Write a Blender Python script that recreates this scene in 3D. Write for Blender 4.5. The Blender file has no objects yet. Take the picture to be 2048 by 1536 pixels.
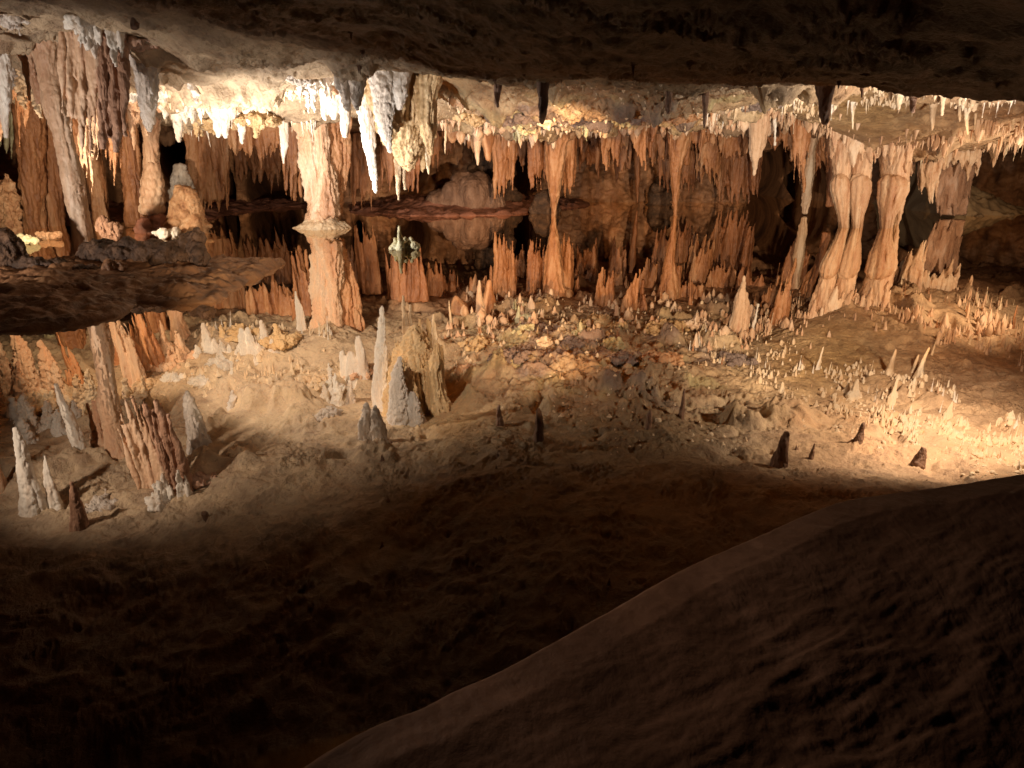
import bpy, math, random
import numpy as np
sc = bpy.context.scene
R = math.radians
# ------------------------------------------------------------------ camera
H = 1.3; PITCH = R(18.0); F = 1479.0
CP, SP = math.cos(PITCH), math.sin(PITCH)
cam_d = bpy.data.cameras.new('camera'); cam = bpy.data.objects.new('camera', cam_d)
sc.collection.objects.link(cam); sc.camera = cam
cam.location = (0, 0, H); cam.rotation_euler = (R(90) - PITCH, 0, 0)
cam_d.sensor_width = 36; cam_d.lens = 36 * F / 2048; cam_d.clip_end = 200; cam_d.clip_start = 0.05
# ------------------------------------------------------------------ world: no daylight in the cave
w = bpy.data.worlds.new('World'); sc.world = w; w.use_nodes = True
w.node_tree.nodes['Background'].inputs[0].default_value = (0.5, 0.28, 0.16, 1)
w.node_tree.nodes['Background'].inputs[1].default_value = 0.004
# ------------------------------------------------------------------ lamps and added fill spots
def spot(name, loc, target, energy, col, angle=150, blend=0.6, rad=0.05):
    l = bpy.data.lights.new(name, 'SPOT'); l.energy = energy; l.color = col
    l.spot_size = R(angle); l.spot_blend = blend; l.shadow_soft_size = rad
    o = bpy.data.objects.new(name, l); sc.collection.objects.link(o); o.location = loc
    from mathutils import Vector
    o.rotation_euler = (Vector(target) - Vector(loc)).to_track_quat('-Z', 'Y').to_euler()
    return o
WARM = (1.0, 0.79, 0.56); NEUT = (1.0, 0.90, 0.78)
spot('lamp_centre', (-3.75, 8.75, 0.26), (-3.0, 10.4, 1.8), 400, NEUT, 110, 1.0)
spot('lamp_centre_wide', (-3.6, 8.7, 0.24), (-1.9, 10.1, 1.3), 480, (1.0, 0.92, 0.83), 140, 1.0)
spot('fill_centre_front', (-1.95, 7.3, 0.06), (-1.3, 9.3, 1.35), 400, (1.0, 0.92, 0.83), 58, 1.0)  # added fill, brightens the camera side of the hanging cluster
spot('fill_left_ceiling', (-2.1, 6.3, 0.05), (-2.6, 7.7, 2.1), 26, NEUT, 110, 1.0)  # weak added fill for the upper left ceiling
spot('lamp_right', (5.0, 7.0, 0.06), (4.5, 8.3, 1.8), 820, (1.0, 0.86, 0.71), 126, 1.0, 0.12)
spot('fill_right_back', (7.9, 10.4, 0.25), (6.6, 13.4, 1.1), 300, WARM, 120, 1.0)  # fill added out of frame for the far right slope and columns
spot('fill_water', (0.5, 8.6, 1.55), (0.7, 10.9, 0.0), 900, (1.0, 0.62, 0.30), 96, 1.0)  # added fill under the ceiling, gives the far water its brown glow
spot('fill_water_right', (5.2, 8.6, 1.5), (6.4, 10.6, 0.0), 320, (1.0, 0.62, 0.30), 90, 1.0)  # same added water fill, right side
spot('lamp_far_left', (-5.9, 9.0, 0.3), (-5.3, 12.8, 1.2), 300, WARM, 140, 0.8)
spot('lamp_near_left', (-5.35, 5.5, 0.30), (-4.1, 8.2, 1.5), 350, (1.0, 0.88, 0.78), 90, 1.0)
spot('fill_back_wall', (1.6, 2.6, 0.30), (-0.7, 14.5, 0.75), 3000, WARM, 25, 0.7)  # added fill from the viewer's side onto the back curtains
spot('fill_back_wall_right', (1.8, 2.6, 0.30), (4.2, 14.5, 0.75), 3000, WARM, 26, 0.7)  # added fill, right half of the back curtains
spot('fill_back_wall_left', (-0.8, 3.0, 0.3), (-4.3, 12.0, 0.85), 1300, WARM, 30, 0.8)  # added fill for the left back columns
spot('fill_foreground', (-1.2, 2.2, 1.75), (1.3, 1.4, 0.3), 50.0, (1.0, 0.68, 0.49), 80, 0.9, 0.15)  # fill added above the frame to rim the foreground ledge
spot('fill_bank', (-1.6, 4.2, 1.8), (-3.6, 7.2, 0.1), 26.0, (1.0, 0.62, 0.38), 75, 1.0, 0.2)  # fill added overhead to lift the mud bank
sc.view_settings.view_transform = 'Standard'; sc.view_settings.look = 'None'
sc.view_settings.exposure = 0.0; sc.view_settings.gamma = 1.0
sc.render.engine = 'CYCLES'
sc.cycles.use_denoising = True; sc.cycles.use_adaptive_sampling = False
sc.cycles.max_bounces = 6; sc.cycles.diffuse_bounces = 3; sc.cycles.glossy_bounces = 3
sc.cycles.transparent_max_bounces = 6; sc.cycles.caustics_reflective = False
sc.cycles.sample_clamp_indirect = 1.0

# ------------------------------------------------------------------ pixel -> place helpers
def ray(px, py):
    u, v = px - 1024.0, py - 768.0
    den = F * CP - v * SP
    return u / den, (-v * CP - F * SP) / den, den
def P(px, py, d):
    a, t, _ = ray(px, py); return np.array([a * d, d, H + t * d])
def G(px, py, z=0.0):
    a, t, _ = ray(px, py); d = (z - H) / t; return np.array([a * d, d, z])
def W(wpx, py, d):
    return wpx / ray(1024, py)[2] * d
# ------------------------------------------------------------------ noise
_rs = np.random.RandomState(7)
_perm = np.concatenate([_rs.permutation(256)] * 3).astype(np.int32)
_gr = _rs.normal(size=(256, 3)).astype(np.float32); _gr /= np.linalg.norm(_gr, axis=1)[:, None]
def perlin(p):
    p = np.asarray(p, np.float32); pi = np.floor(p).astype(np.int32); f = p - pi; pi &= 255
    u = f * f * f * (f * (f * 6 - 15) + 10); out = 0
    for dx in (0, 1):
        wx = u[:, 0] if dx else 1 - u[:, 0]; hx = _perm[pi[:, 0] + dx]
        for dy in (0, 1):
            wy = u[:, 1] if dy else 1 - u[:, 1]; hy = _perm[hx + pi[:, 1] + dy]
            for dz in (0, 1):
                wz = u[:, 2] if dz else 1 - u[:, 2]; h = _perm[hy + pi[:, 2] + dz]
                g = _gr[h]
                out = out + wx * wy * wz * (g[:, 0] * (f[:, 0] - dx) + g[:, 1] * (f[:, 1] - dy) + g[:, 2] * (f[:, 2] - dz))
    return out * 1.5
def fbm(p, sc_=1.0, octv=4, off=0.0, gain=0.5, kind=0):
    p = np.asarray(p, np.float32) * sc_ + off; a = 1.0; s = 0; n = 0
    for i in range(octv):
        q = perlin(p)
        if kind == 1: q = 1 - 2 * np.abs(q) * 1.4      # ridged
        if kind == 2: q = 2 * np.abs(q) * 1.4 - 0.6    # billow
        s = s + a * q; n += a; a *= gain; p = p * 2.03 + 11.3
    return s / n
def smooth(e0, e1, x):
    t = np.clip((x - e0) / (e1 - e0), 0, 1); return t * t * (3 - 2 * t)

# ------------------------------------------------------------------ ceiling height
CT = []   # X/Y ratio, Y, z
for a_, lst in {
    -0.80: [(2, 2.3), (5, 2.4), (7, 2.35), (9, 2.2), (12, 2.0), (15, 1.8), (18, 1.6)],
    -0.55: [(2, 2.3), (5, 2.35), (7.3, 2.36), (9, 2.2), (10.5, 2.05), (12, 1.95), (15, 1.7), (18, 1.5)],
    -0.42: [(5, 2.3), (7, 2.25), (9, 2.04), (10, 1.94), (11.0, 1.84), (11.6, 1.66), (12.3, 1.66), (15, 1.6), (18, 1.45)],
    -0.30: [(2, 2.2), (5, 2.15), (7.3, 2.1), (8.7, 1.98), (10.2, 1.90), (11, 1.82), (11.6, 1.68), (12.5, 1.72), (15, 1.6), (18, 1.4)],
    -0.16: [(5, 2.05), (7, 2.05), (8.5, 2.1), (9.6, 2.16), (10.6, 2.0), (12, 1.68), (14, 1.6), (18, 1.4)],
    -0.04: [(2, 2.0), (5, 1.9), (7.4, 1.88), (8.3, 1.98), (9.3, 1.96), (10.5, 1.74), (12.5, 1.6), (14.5, 1.55), (18, 1.4)],
    0.10: [(4.5, 1.82), (7.5, 1.85), (9, 1.84), (10.5, 1.72), (12.5, 1.60), (14.5, 1.55), (18, 1.4)],
    0.22: [(2, 1.9), (4.5, 1.75), (7, 1.84), (8.5, 1.88), (10, 1.8), (12, 1.68), (14, 1.55), (18, 1.4)],
    0.34: [(4.5, 1.68), (7, 1.84), (9, 1.92), (10, 1.88), (12.2, 1.82), (13.5, 1.6), (18, 1.4)],
    0.46: [(4.5, 1.62), (7.3, 1.86), (9, 1.93), (10.3, 1.84), (11.4, 1.52), (12.3, 1.26), (14, 1.3), (18, 1.3)],
    0.56: [(2, 1.7), (4.5, 1.60), (6.8, 1.86), (9, 1.92), (10.2, 1.84), (11.4, 1.52), (12.6, 1.27), (15, 1.3), (18, 1.3)],
    0.68: [(4.5, 1.58), (6.8, 1.86), (9, 1.86), (11, 1.6), (13, 1.34), (16, 1.3)],
    0.90: [(4, 1.6), (7, 1.85), (10, 1.7), (13, 1.4)]}.items():
    for y_, z_ in lst: CT.append((a_ * 9, y_, z_))
CT = np.array(CT)
def _tps(r): return r * r * np.log(r + 1e-9)
_N = len(CT); _K = _tps(np.hypot(CT[:, None, 0] - CT[None, :, 0], CT[:, None, 1] - CT[None, :, 1])) + np.eye(_N) * 0.05
_Pm = np.c_[np.ones(_N), CT[:, :2]]
_A = np.block([[_K, _Pm], [_Pm.T, np.zeros((3, 3))]]); _sol = np.linalg.solve(_A, np.r_[CT[:, 2], np.zeros(3)])
def ceil_base(X, Y):
    q = np.c_[X / np.maximum(Y, 2.0) * 9, Y]; q[:, 0] = np.clip(q[:, 0], -8.5, 8.5)
    q[:, 1] = np.clip(q[:, 1], 2, 18)
    z = np.zeros(len(q)) + _sol[_N] + q @ _sol[_N + 1:]
    for i in range(_N): z += _sol[i] * _tps(np.hypot(q[:, 0] - CT[i, 0], q[:, 1] - CT[i, 1]))
    return np.clip(z, 1.15, 2.5)
def gz(X, Y, cx, cy, sx, sy): return np.exp(-((X - cx) / sx) ** 2 - ((Y - cy) / sy) ** 2)
def zones(X, Y):
    a = X / np.maximum(Y, 2)
    rub = gz(a, Y, 0.10, 10.8, 0.16, 2.0) + 0.7 * gz(a, Y, 0.22, 9.3, 0.1, 1.3)
    smoothz = gz(a, Y, 0.45, 10.6, 0.10, 1.3) + gz(a, Y, -0.07, 8.4, 0.07, 0.8)
    return a, np.clip(rub, 0, 1), np.clip(smoothz, 0, 1)
def ceil_z(X, Y, fine=True):
    X = np.atleast_1d(np.asarray(X, float)); Y = np.atleast_1d(np.asarray(Y, float))
    z = ceil_base(X, Y); a, rub, sm = zones(X, Y)
    p = np.c_[X, Y, np.zeros(len(X))]
    wv = p + 0.25 * np.c_[fbm(p, 1.1, 2, 3.1), fbm(p, 1.1, 2, 9.7), p[:, 2]]
    amp = 1 - 0.65 * sm
    far_ = smooth(6.3, 8.6, Y)
    z = z - (0.10 + 0.07 * far_) * fbm(p, 0.75, 2, 5.0) * amp - 0.10 * fbm(wv, 1.4, 3, 15.0, kind=1) * (1 - smooth(-0.32, -0.05, a)) * 0.6
    z = z - 0.055 * fbm(wv, 2.1, 3, 1.7, kind=1) * amp * (0.6 + 0.9 * rub)
    mass = smooth(0.12, 0.42, fbm(wv, 1.25, 3, 66.0)) * far_ * (1 - sm)
    z = z - 0.20 * mass * (0.7 + 0.5 * fbm(wv, 5, 3, 68.0, kind=1)) + 0.16 * smooth(0.15, 0.45, fbm(wv, 1.5, 3, 86.0)) * far_ * (1 - sm)
    led = fbm(np.c_[wv[:, 0] * 0.5, wv[:, 1] * 1.7, p[:, 2]], 1.2, 4, 17.0, 0.55, kind=1)
    z = z - 0.05 * led * (0.3 + 0.9 * rub) * (1 - 0.8 * sm)
    if fine:
        w2 = wv + 0.10 * np.c_[fbm(p, 4.0, 2, 13.1), fbm(p, 4.0, 2, 19.7), p[:, 2]]
        act = smooth(-0.25, 0.35, fbm(p, 1.7, 3, 43.0) + 0.30 * rub)
        z = z - 0.060 * fbm(w2, 3.6, 5, 2.2, 0.60) * (0.55 + 1.1 * rub) * amp
        z = z - 0.060 * fbm(w2, 4.6, 5, 8.2, 0.58, kind=2) * act * (0.45 + 0.8 * rub) * amp
        pk = smooth(0.0, 0.3, fbm(p, 1.9, 3, 40.0) + 0.2 * rub)
        z = z - 0.030 * fbm(w2, 13, 4, 7.7, 0.6, kind=2) * (0.22 + 1.2 * pk) * (0.25 + 0.75 * amp)
        z = z - 0.008 * fbm(p, 38, 2, 3.7) * (0.6 + rub)
        z = z + 0.030 * smooth(0.25, 0.5, fbm(w2, 7.5, 2, 33.0)) * (0.4 + pk)
        # pits
        pit = smooth(0.42, 0.62, fbm(wv, 3.7, 2, 60.0))
        z = z + 0.06 * pit * amp
    return z

# ------------------------------------------------------------------ materials
def mat(name, cols, scale=3.0, streak=1.0, rough=0.55, bump=0.5, bdist=0.02, stain=None, stain_amt=0.5, vcol=False, spec=0.35, fine=22.0):
    m = bpy.data.materials.new(name); m.use_nodes = True; nt = m.node_tree; N = nt.nodes; L = nt.links
    bs = N['Principled BSDF']; bs.inputs['Roughness'].default_value = rough
    bs.inputs['Specular IOR Level'].default_value = spec
    geo = N.new('ShaderNodeNewGeometry'); mp = N.new('ShaderNodeMapping'); mp.inputs['Scale'].default_value = (1, 1, 1.0 / streak)
    L.new(geo.outputs['Position'], mp.inputs['Vector'])
    def noise(s, det, dist=0.0, r=0.6):
        n = N.new('ShaderNodeTexNoise'); n.inputs['Scale'].default_value = s; n.inputs['Detail'].default_value = det
        n.inputs['Roughness'].default_value = r; n.inputs['Distortion'].default_value = dist
        L.new(mp.outputs[0], n.inputs['Vector']); return n.outputs['Fac']
    n1 = noise(scale, 6, 0.6)
    if vcol:
        at = N.new('ShaderNodeAttribute'); at.attribute_name = 'col'; base = at.outputs['Color']
        rp = N.new('ShaderNodeValToRGB'); e = rp.color_ramp.elements
        e[0].position = 0.3; e[0].color = (0.55, 0.50, 0.47, 1); e[1].position = 0.68; e[1].color = (1.15, 1.12, 1.05, 1)
        L.new(n1, rp.inputs[0]); mx = N.new('ShaderNodeMix'); mx.data_type = 'RGBA'; mx.blend_type = 'MULTIPLY'; mx.inputs[0].default_value = 1
        L.new(base, mx.inputs[6]); L.new(rp.outputs[0], mx.inputs[7]); c = mx.outputs[2]
    else:
        rp = N.new('ShaderNodeValToRGB'); cr = rp.color_ramp
        while len(cr.elements) < len(cols): cr.elements.new(0.5)
        for i, cc in enumerate(cols):
            cr.elements[i].position = 0.30 + 0.42 * i / max(1, len(cols) - 1); cr.elements[i].color = (*cc, 1)
        L.new(n1, rp.inputs[0]); c = rp.outputs[0]
    if stain:
        n2 = noise(fine * 0.45, 7, 1.2, 0.7); r2 = N.new('ShaderNodeValToRGB'); r2.color_ramp.elements[0].position = 0.53; r2.color_ramp.elements[1].position = 0.68
        L.new(n2, r2.inputs[0]); ml = N.new('ShaderNodeMath'); ml.operation = 'MULTIPLY'; ml.inputs[1].default_value = stain_amt; L.new(r2.outputs[0], ml.inputs[0])
        m2 = N.new('ShaderNodeMix'); m2.data_type = 'RGBA'; L.new(ml.outputs[0], m2.inputs[0]); L.new(c, m2.inputs[6]); m2.inputs[7].default_value = (*stain, 1); c = m2.outputs[2]
    L.new(c, bs.inputs['Base Color'])
    b1 = noise(fine, 8, 0.4, 0.65); b2 = noise(fine * 4, 4, 0.0, 0.6); ad = N.new('ShaderNodeMath'); ad.operation = 'MULTIPLY_ADD'; ad.inputs[1].default_value = 0.35
    L.new(b2, ad.inputs[0]); L.new(b1, ad.inputs[2])
    bp = N.new('ShaderNodeBump'); bp.inputs['Strength'].default_value = bump; bp.inputs['Distance'].default_value = bdist
    L.new(ad.outputs[0], bp.inputs['Height']); L.new(bp.outputs[0], bs.inputs['Normal'])
    return m
M = {}
M['ceil'] = mat('ceiling_limestone', None, 3.5, vcol=True, rough=0.55, bump=1.0, bdist=0.035, stain=(0.15, 0.08, 0.045), stain_amt=0.65, fine=18)
M['wall'] = mat('dark_wall_rock', [(0.13, 0.065, 0.035), (0.36, 0.17, 0.08), (0.56, 0.29, 0.14)], 2.2, 4, bump=0.8, bdist=0.05, stain=(0.03, 0.015, 0.01), fine=9)
M['orange'] = mat('orange_flowstone', [(0.19, 0.072, 0.03), (0.40, 0.18, 0.078), (0.61, 0.37, 0.21)], 4, 7, rough=0.5, bump=0.6, stain=(0.14, 0.045, 0.02), stain_amt=0.6)
M['rust'] = mat('rust_brown_flowstone', [(0.12, 0.045, 0.02), (0.30, 0.12, 0.05), (0.45, 0.22, 0.11)], 4, 7, rough=0.5, bump=0.7, stain=(0.06, 0.025, 0.015), stain_amt=0.6)
M['pink'] = mat('pinkish_orange_flowstone', [(0.40, 0.21, 0.12), (0.60, 0.40, 0.26), (0.76, 0.61, 0.47)], 4, 6, rough=0.5, bump=0.5, stain=(0.34, 0.12, 0.06), stain_amt=0.5)
M['cream'] = mat('cream_calcite', [(0.50, 0.33, 0.19), (0.70, 0.55, 0.38), (0.80, 0.70, 0.55)], 5, 4, rough=0.5, bump=0.6, stain=(0.32, 0.17, 0.08), stain_amt=0.5)
M['white'] = mat('white_calcite', [(0.60, 0.48, 0.38), (0.80, 0.74, 0.66), (0.86, 0.83, 0.78)], 5, 4, rough=0.5, bump=0.7, stain=(0.42, 0.27, 0.17), stain_amt=0.45)
M['grey'] = mat('grey_lilac_calcite', [(0.42, 0.34, 0.27), (0.62, 0.54, 0.47), (0.78, 0.73, 0.68)], 6, 3, rough=0.5, bump=1.0, bdist=0.03, stain=(0.22, 0.12, 0.07))
M['tan'] = mat('tan_flowstone', [(0.30, 0.18, 0.08), (0.50, 0.34, 0.18), (0.64, 0.48, 0.29)], 4, 5, rough=0.5, bump=0.8, stain=(0.20, 0.09, 0.035), stain_amt=0.7)
M['brown'] = mat('weathered_brown_flowstone', [(0.26, 0.13, 0.075), (0.50, 0.29, 0.19), (0.68, 0.50, 0.40)], 5, 4, rough=0.6, bump=1.0, bdist=0.03, stain=(0.12, 0.055, 0.03), stain_amt=0.7)
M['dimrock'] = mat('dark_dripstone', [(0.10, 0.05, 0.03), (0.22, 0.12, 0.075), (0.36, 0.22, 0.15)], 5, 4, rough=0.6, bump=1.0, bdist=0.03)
M['purple'] = mat('purple_grey_popcorn', [(0.17, 0.12, 0.10), (0.27, 0.20, 0.175), (0.38, 0.30, 0.27)], 9, 1, rough=0.7, bump=1.2, bdist=0.04, fine=30)
M['green'] = mat('green_tinged_calcite', [(0.34, 0.28, 0.15), (0.52, 0.47, 0.29), (0.72, 0.71, 0.54)], 6, 2, rough=0.45, bump=0.5, stain=(0.35, 0.25, 0.12))
M['mud'] = mat('brown_mud', [(0.12, 0.055, 0.025), (0.23, 0.11, 0.05), (0.36, 0.19, 0.09)], 3, rough=0.55, bump=0.6, bdist=0.02, stain=(0.05, 0.022, 0.01), fine=14)
M['silt'] = mat('lake_silt', [(0.26, 0.12, 0.025), (0.42, 0.21, 0.05), (0.52, 0.28, 0.075)], 0.8, rough=0.9, bump=0.4, fine=6)
M['rose'] = mat('rose_shore_rock', [(0.16, 0.065, 0.04), (0.30, 0.13, 0.085), (0.46, 0.22, 0.16)], 3, rough=0.5, bump=0.6)
M['darkrock'] = mat('dark_bank_rock', [(0.03, 0.016, 0.009), (0.075, 0.038, 0.02), (0.16, 0.085, 0.045)], 7, rough=0.6, bump=1.0, bdist=0.03)
M['lump'] = mat('popcorn_calcite', [(0.30, 0.14, 0.07), (0.48, 0.27, 0.14), (0.62, 0.42, 0.26)], 7, rough=0.6, bump=0.8, stain=(0.14, 0.06, 0.03))
M['fore'] = mat('foreground_rock', [(0.10, 0.052, 0.03), (0.18, 0.10, 0.062), (0.28, 0.17, 0.115)], 2.2, rough=0.65, bump=0.5, bdist=0.015, stain=(0.07, 0.036, 0.022), stain_amt=0.25, fine=9)
M['sand'] = mat('pale_sandy_rock', [(0.30, 0.19, 0.10), (0.44, 0.30, 0.17), (0.52, 0.38, 0.23)], 2, rough=0.8, bump=0.5, stain=(0.3, 0.18, 0.1), stain_amt=0.4)
M['foot'] = mat('pale_rust_flowstone', [(0.32, 0.15, 0.075), (0.50, 0.31, 0.19), (0.68, 0.53, 0.39)], 5, 5, rough=0.5, bump=0.6, stain=(0.30, 0.10, 0.05), stain_amt=0.5)
# water: clear, tea-brown, mirror-still
wm = bpy.data.materials.new('still_lake_water'); wm.use_nodes = True; nt = wm.node_tree; nt.nodes.clear()
out = nt.nodes.new('ShaderNodeOutputMaterial'); mix = nt.nodes.new('ShaderNodeMixShader'); fr = nt.nodes.new('ShaderNodeFresnel'); fr.inputs[0].default_value = 1.35
tr = nt.nodes.new('ShaderNodeBsdfTransparent'); tr.inputs[0].default_value = (0.85, 0.62, 0.34, 1)
gl = nt.nodes.new('ShaderNodeBsdfGlossy'); gl.inputs['Roughness'].default_value = 0.0; gl.inputs[0].default_value = (1.0, 0.90, 0.77, 1)
nt.links.new(fr.outputs[0], mix.inputs[0]); df = nt.nodes.new('ShaderNodeBsdfDiffuse'); df.inputs[0].default_value = (0.46, 0.22, 0.055, 1); m2 = nt.nodes.new('ShaderNodeMixShader'); m2.inputs[0].default_value = 0.7
nt.links.new(tr.outputs[0], m2.inputs[1]); nt.links.new(df.outputs[0], m2.inputs[2]); nt.links.new(m2.outputs[0], mix.inputs[1]); nt.links.new(gl.outputs[0], mix.inputs[2]); nt.links.new(mix.outputs[0], out.inputs[0])
M['water'] = wm

# ------------------------------------------------------------------ object helpers
def link(name, verts, faces, material, origin=(0, 0, 0), parent=None, smooth_=True, col=None):
    verts = np.asarray(verts, np.float32); origin = np.asarray(origin, float)
    po = np.array(parent.location) if parent is not None else np.zeros(3)
    me = bpy.data.meshes.new(name); faces = np.asarray(faces, np.int32); k = faces.shape[1]
    me.vertices.add(len(verts)); me.vertices.foreach_set('co', (verts - origin).astype(np.float32).ravel())
    me.loops.add(faces.size); me.loops.foreach_set('vertex_index', faces.ravel())
    me.polygons.add(len(faces)); me.polygons.foreach_set('loop_start', np.arange(0, faces.size, k, dtype=np.int32))
    me.polygons.foreach_set('use_smooth', np.full(len(faces), smooth_))
    me.update(calc_edges=True); me.validate()
    if col is not None:
        at = me.color_attributes.new('col', 'FLOAT_COLOR', 'POINT')
        at.data.foreach_set('color', np.c_[col, np.ones(len(col))].astype(np.float32).ravel())
    me.materials.append(material)
    o = bpy.data.objects.new(name, me); sc.collection.objects.link(o)
    o.location = origin - po
    if parent is not None: o.parent = parent
    return o
def tag(o, label=None, cat=None, group=None, kind=None):
    if label: o['label'] = label; o['kind'] = 'thing'
    if cat: o['category'] = cat
    if group: o['group'] = group
    if kind: o['kind'] = kind
    return o
def empty(name, loc, label, cat, group=None):
    o = bpy.data.objects.new(name, None); sc.collection.objects.link(o); o.location = loc; o.empty_display_size = 0.1
    return tag(o, label, cat, group)
def grid_faces(nu, nv):
    i = np.arange(nu - 1)[:, None] * nv + np.arange(nv - 1)[None, :]; i = i.ravel()
    return np.c_[i, i + 1, i + nv + 1, i + nv]
# tubes as closed shells
class Shell:
    def __init__(s): s.v = []; s.f3 = []; s.n = 0
    def add(s, v, f): s.v.append(v); s.f3.append(f + s.n); s.n += len(v)
    def tube(s, pts, rad, n=14, flat=1.0, ang=0.0):
        pts = np.asarray(pts, float); rad = np.asarray(rad, float); k = len(pts)
        th = np.arange(n) * 2 * np.pi / n
        ring = np.c_[np.cos(th), np.sin(th) * flat]; c, s_ = math.cos(ang), math.sin(ang); ring = ring @ np.array([[c, s_], [-s_, c]])
        v = np.zeros((k, n, 3)); v[:, :, 0] = pts[:, None, 0] + ring[None, :, 0] * rad[:, None]
        v[:, :, 1] = pts[:, None, 1] + ring[None, :, 1] * rad[:, None]; v[:, :, 2] = pts[:, None, 2]
        vv = np.r_[v.reshape(-1, 3), pts[:1], pts[-1:]]
        fs = []
        for i in range(k - 1):
            for j in range(n):
                a = i * n + j; b = i * n + (j + 1) % n
                fs += [(a, b, b + n), (a, b + n, a + n)]
        for j in range(n):
            fs += [((j + 1) % n, j, k * n), ((k - 1) * n + j, (k - 1) * n + (j + 1) % n, k * n + 1)]
        s.add(vv, np.array(fs))
    def blob(s, c, r):
        r = np.ones(3) * np.asarray(r, float); k = 7; n = 12
        ph = np.linspace(0.15, np.pi - 0.15, k); th = np.arange(n) * 2 * np.pi / n
        pts = np.zeros((k, n, 3)); pts[:, :, 0] = c[0] + r[0] * np.sin(ph)[:, None] * np.cos(th); pts[:, :, 1] = c[1] + r[1] * np.sin(ph)[:, None] * np.sin(th); pts[:, :, 2] = c[2] + r[2] * np.cos(ph)[:, None]
        vv = np.r_[pts.reshape(-1, 3), [[c[0], c[1], c[2] + r[2]]], [[c[0], c[1], c[2] - r[2]]]]
        fs = []
        for i in range(k - 1):
            for j in range(n):
                a = i * n + j; b = i * n + (j + 1) % n; fs += [(a, b, b + n), (a, b + n, a + n)]
        for j in range(n): fs += [((j + 1) % n, j, k * n), ((k - 1) * n + j, (k - 1) * n + (j + 1) % n, k * n + 1)]
        s.add(vv, np.array(fs))
def remesh(shell, vox):
    V = np.concatenate(shell.v); Fc = np.concatenate(shell.f3)
    me = bpy.data.meshes.new('tmp'); me.from_pydata(V.tolist(), [], Fc.tolist()); me.update()
    o = bpy.data.objects.new('tmp', me); sc.collection.objects.link(o)
    md = o.modifiers.new('r', 'REMESH'); md.mode = 'VOXEL'; md.voxel_size = vox
    dg = bpy.context.evaluated_depsgraph_get(); ev = o.evaluated_get(dg); em = ev.to_mesh()
    nv = len(em.vertices); co = np.zeros(nv * 3, np.float32); em.vertices.foreach_get('co', co); co = co.reshape(-1, 3)
    npoly = len(em.polygons); lt = np.zeros(npoly, np.int32); em.polygons.foreach_get('loop_total', lt)
    li = np.zeros(len(em.loops), np.int32); em.loops.foreach_get('vertex_index', li)
    assert (lt == 4).all(); fc = li.reshape(-1, 4)
    ev.to_mesh_clear(); bpy.data.objects.remove(o); bpy.data.meshes.remove(me)
    return co.astype(np.float64), fc
def relax(co, fc, it):
    E = np.concatenate([fc[:, [0, 1]], fc[:, [1, 2]], fc[:, [2, 3]], fc[:, [3, 0]]]); n = len(co)
    cnt = np.bincount(E[:, 0], minlength=n) + np.bincount(E[:, 1], minlength=n)
    for _ in range(it):
        s = np.stack([np.bincount(E[:, 0], co[E[:, 1], k], minlength=n) + np.bincount(E[:, 1], co[E[:, 0], k], minlength=n) for k in range(3)], 1)
        co = 0.35 * co + 0.65 * s / np.maximum(cnt, 1)[:, None]
    return co
def vnormals(co, fc):
    fn = np.cross(co[fc[:, 2]] - co[fc[:, 0]], co[fc[:, 3]] - co[fc[:, 1]]); n = np.zeros_like(co)
    for k in range(4):
        for j in range(3): n[:, j] += np.bincount(fc[:, k], fn[:, j], minlength=len(co))
    return n / (np.linalg.norm(n, axis=1)[:, None] + 1e-9)
_seed = [0]
def organic(name, shell, vox, material, origin, parent=None, it=3, flute=0.02, ff=9.0, lump=0.012, lf=12.0, fine=0.004, wob=0.02):
    """fuse the shells into one skin, then carve vertical flutes and lumps into it"""
    _seed[0] += 1; off = _seed[0] * 3.77
    co, fc = remesh(shell, vox); co = relax(co, fc, it); nrm = vnormals(co, fc)
    q = co.copy(); q[:, 2] *= 0.10
    q[:, :2] += 0.03 * np.c_[fbm(co, 2.5, 1, off), fbm(co, 2.5, 1, off + 5)]
    d = flute * fbm(q, ff, 3, off, 0.55, kind=2)
    d = d + lump * fbm(co * [1, 1, 0.7], lf, 3, off + 9, 0.6, kind=2) + fine * fbm(co, 40, 2, off)
    co = co + nrm * d[:, None]
    co[:, :2] += wob * np.c_[fbm(co, 3.0, 2, off), fbm(co, 3.0, 2, off + 8)]
    return link(name, co, fc, material, origin, parent)
def path_tube(sh, path, d, up=0.35, n=14, flat=1.0, dd=0.0, down=0.0):
    """path = [(px, py, width_px)] from root to tip, at depth d metres (dd metres added along the path)"""
    pts = []; rad = []; k = len(path)
    for i, (x, y, wd) in enumerate(path):
        di = d + dd * i / max(1, k - 1); pts.append(P(x, y, di)); rad.append(W(wd, y, di) / 2)
    if up: pts.insert(0, pts[0] + [0, 0, up]); rad.insert(0, rad[0] * 1.35)
    if down: pts.append(pts[-1] - [0, 0, down]); rad.append(rad[-1])
    # densify
    P_, R_ = [], []
    for i in range(len(pts) - 1):
        m = max(2, int(np.linalg.norm(pts[i + 1] - pts[i]) / 0.08))
        for j in range(m): f = j / m; P_.append(pts[i] * (1 - f) + pts[i + 1] * f); R_.append(rad[i] * (1 - f) + rad[i + 1] * f)
    P_.append(pts[-1]); R_.append(rad[-1])
    sh.tube(P_, R_, n, flat)

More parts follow.
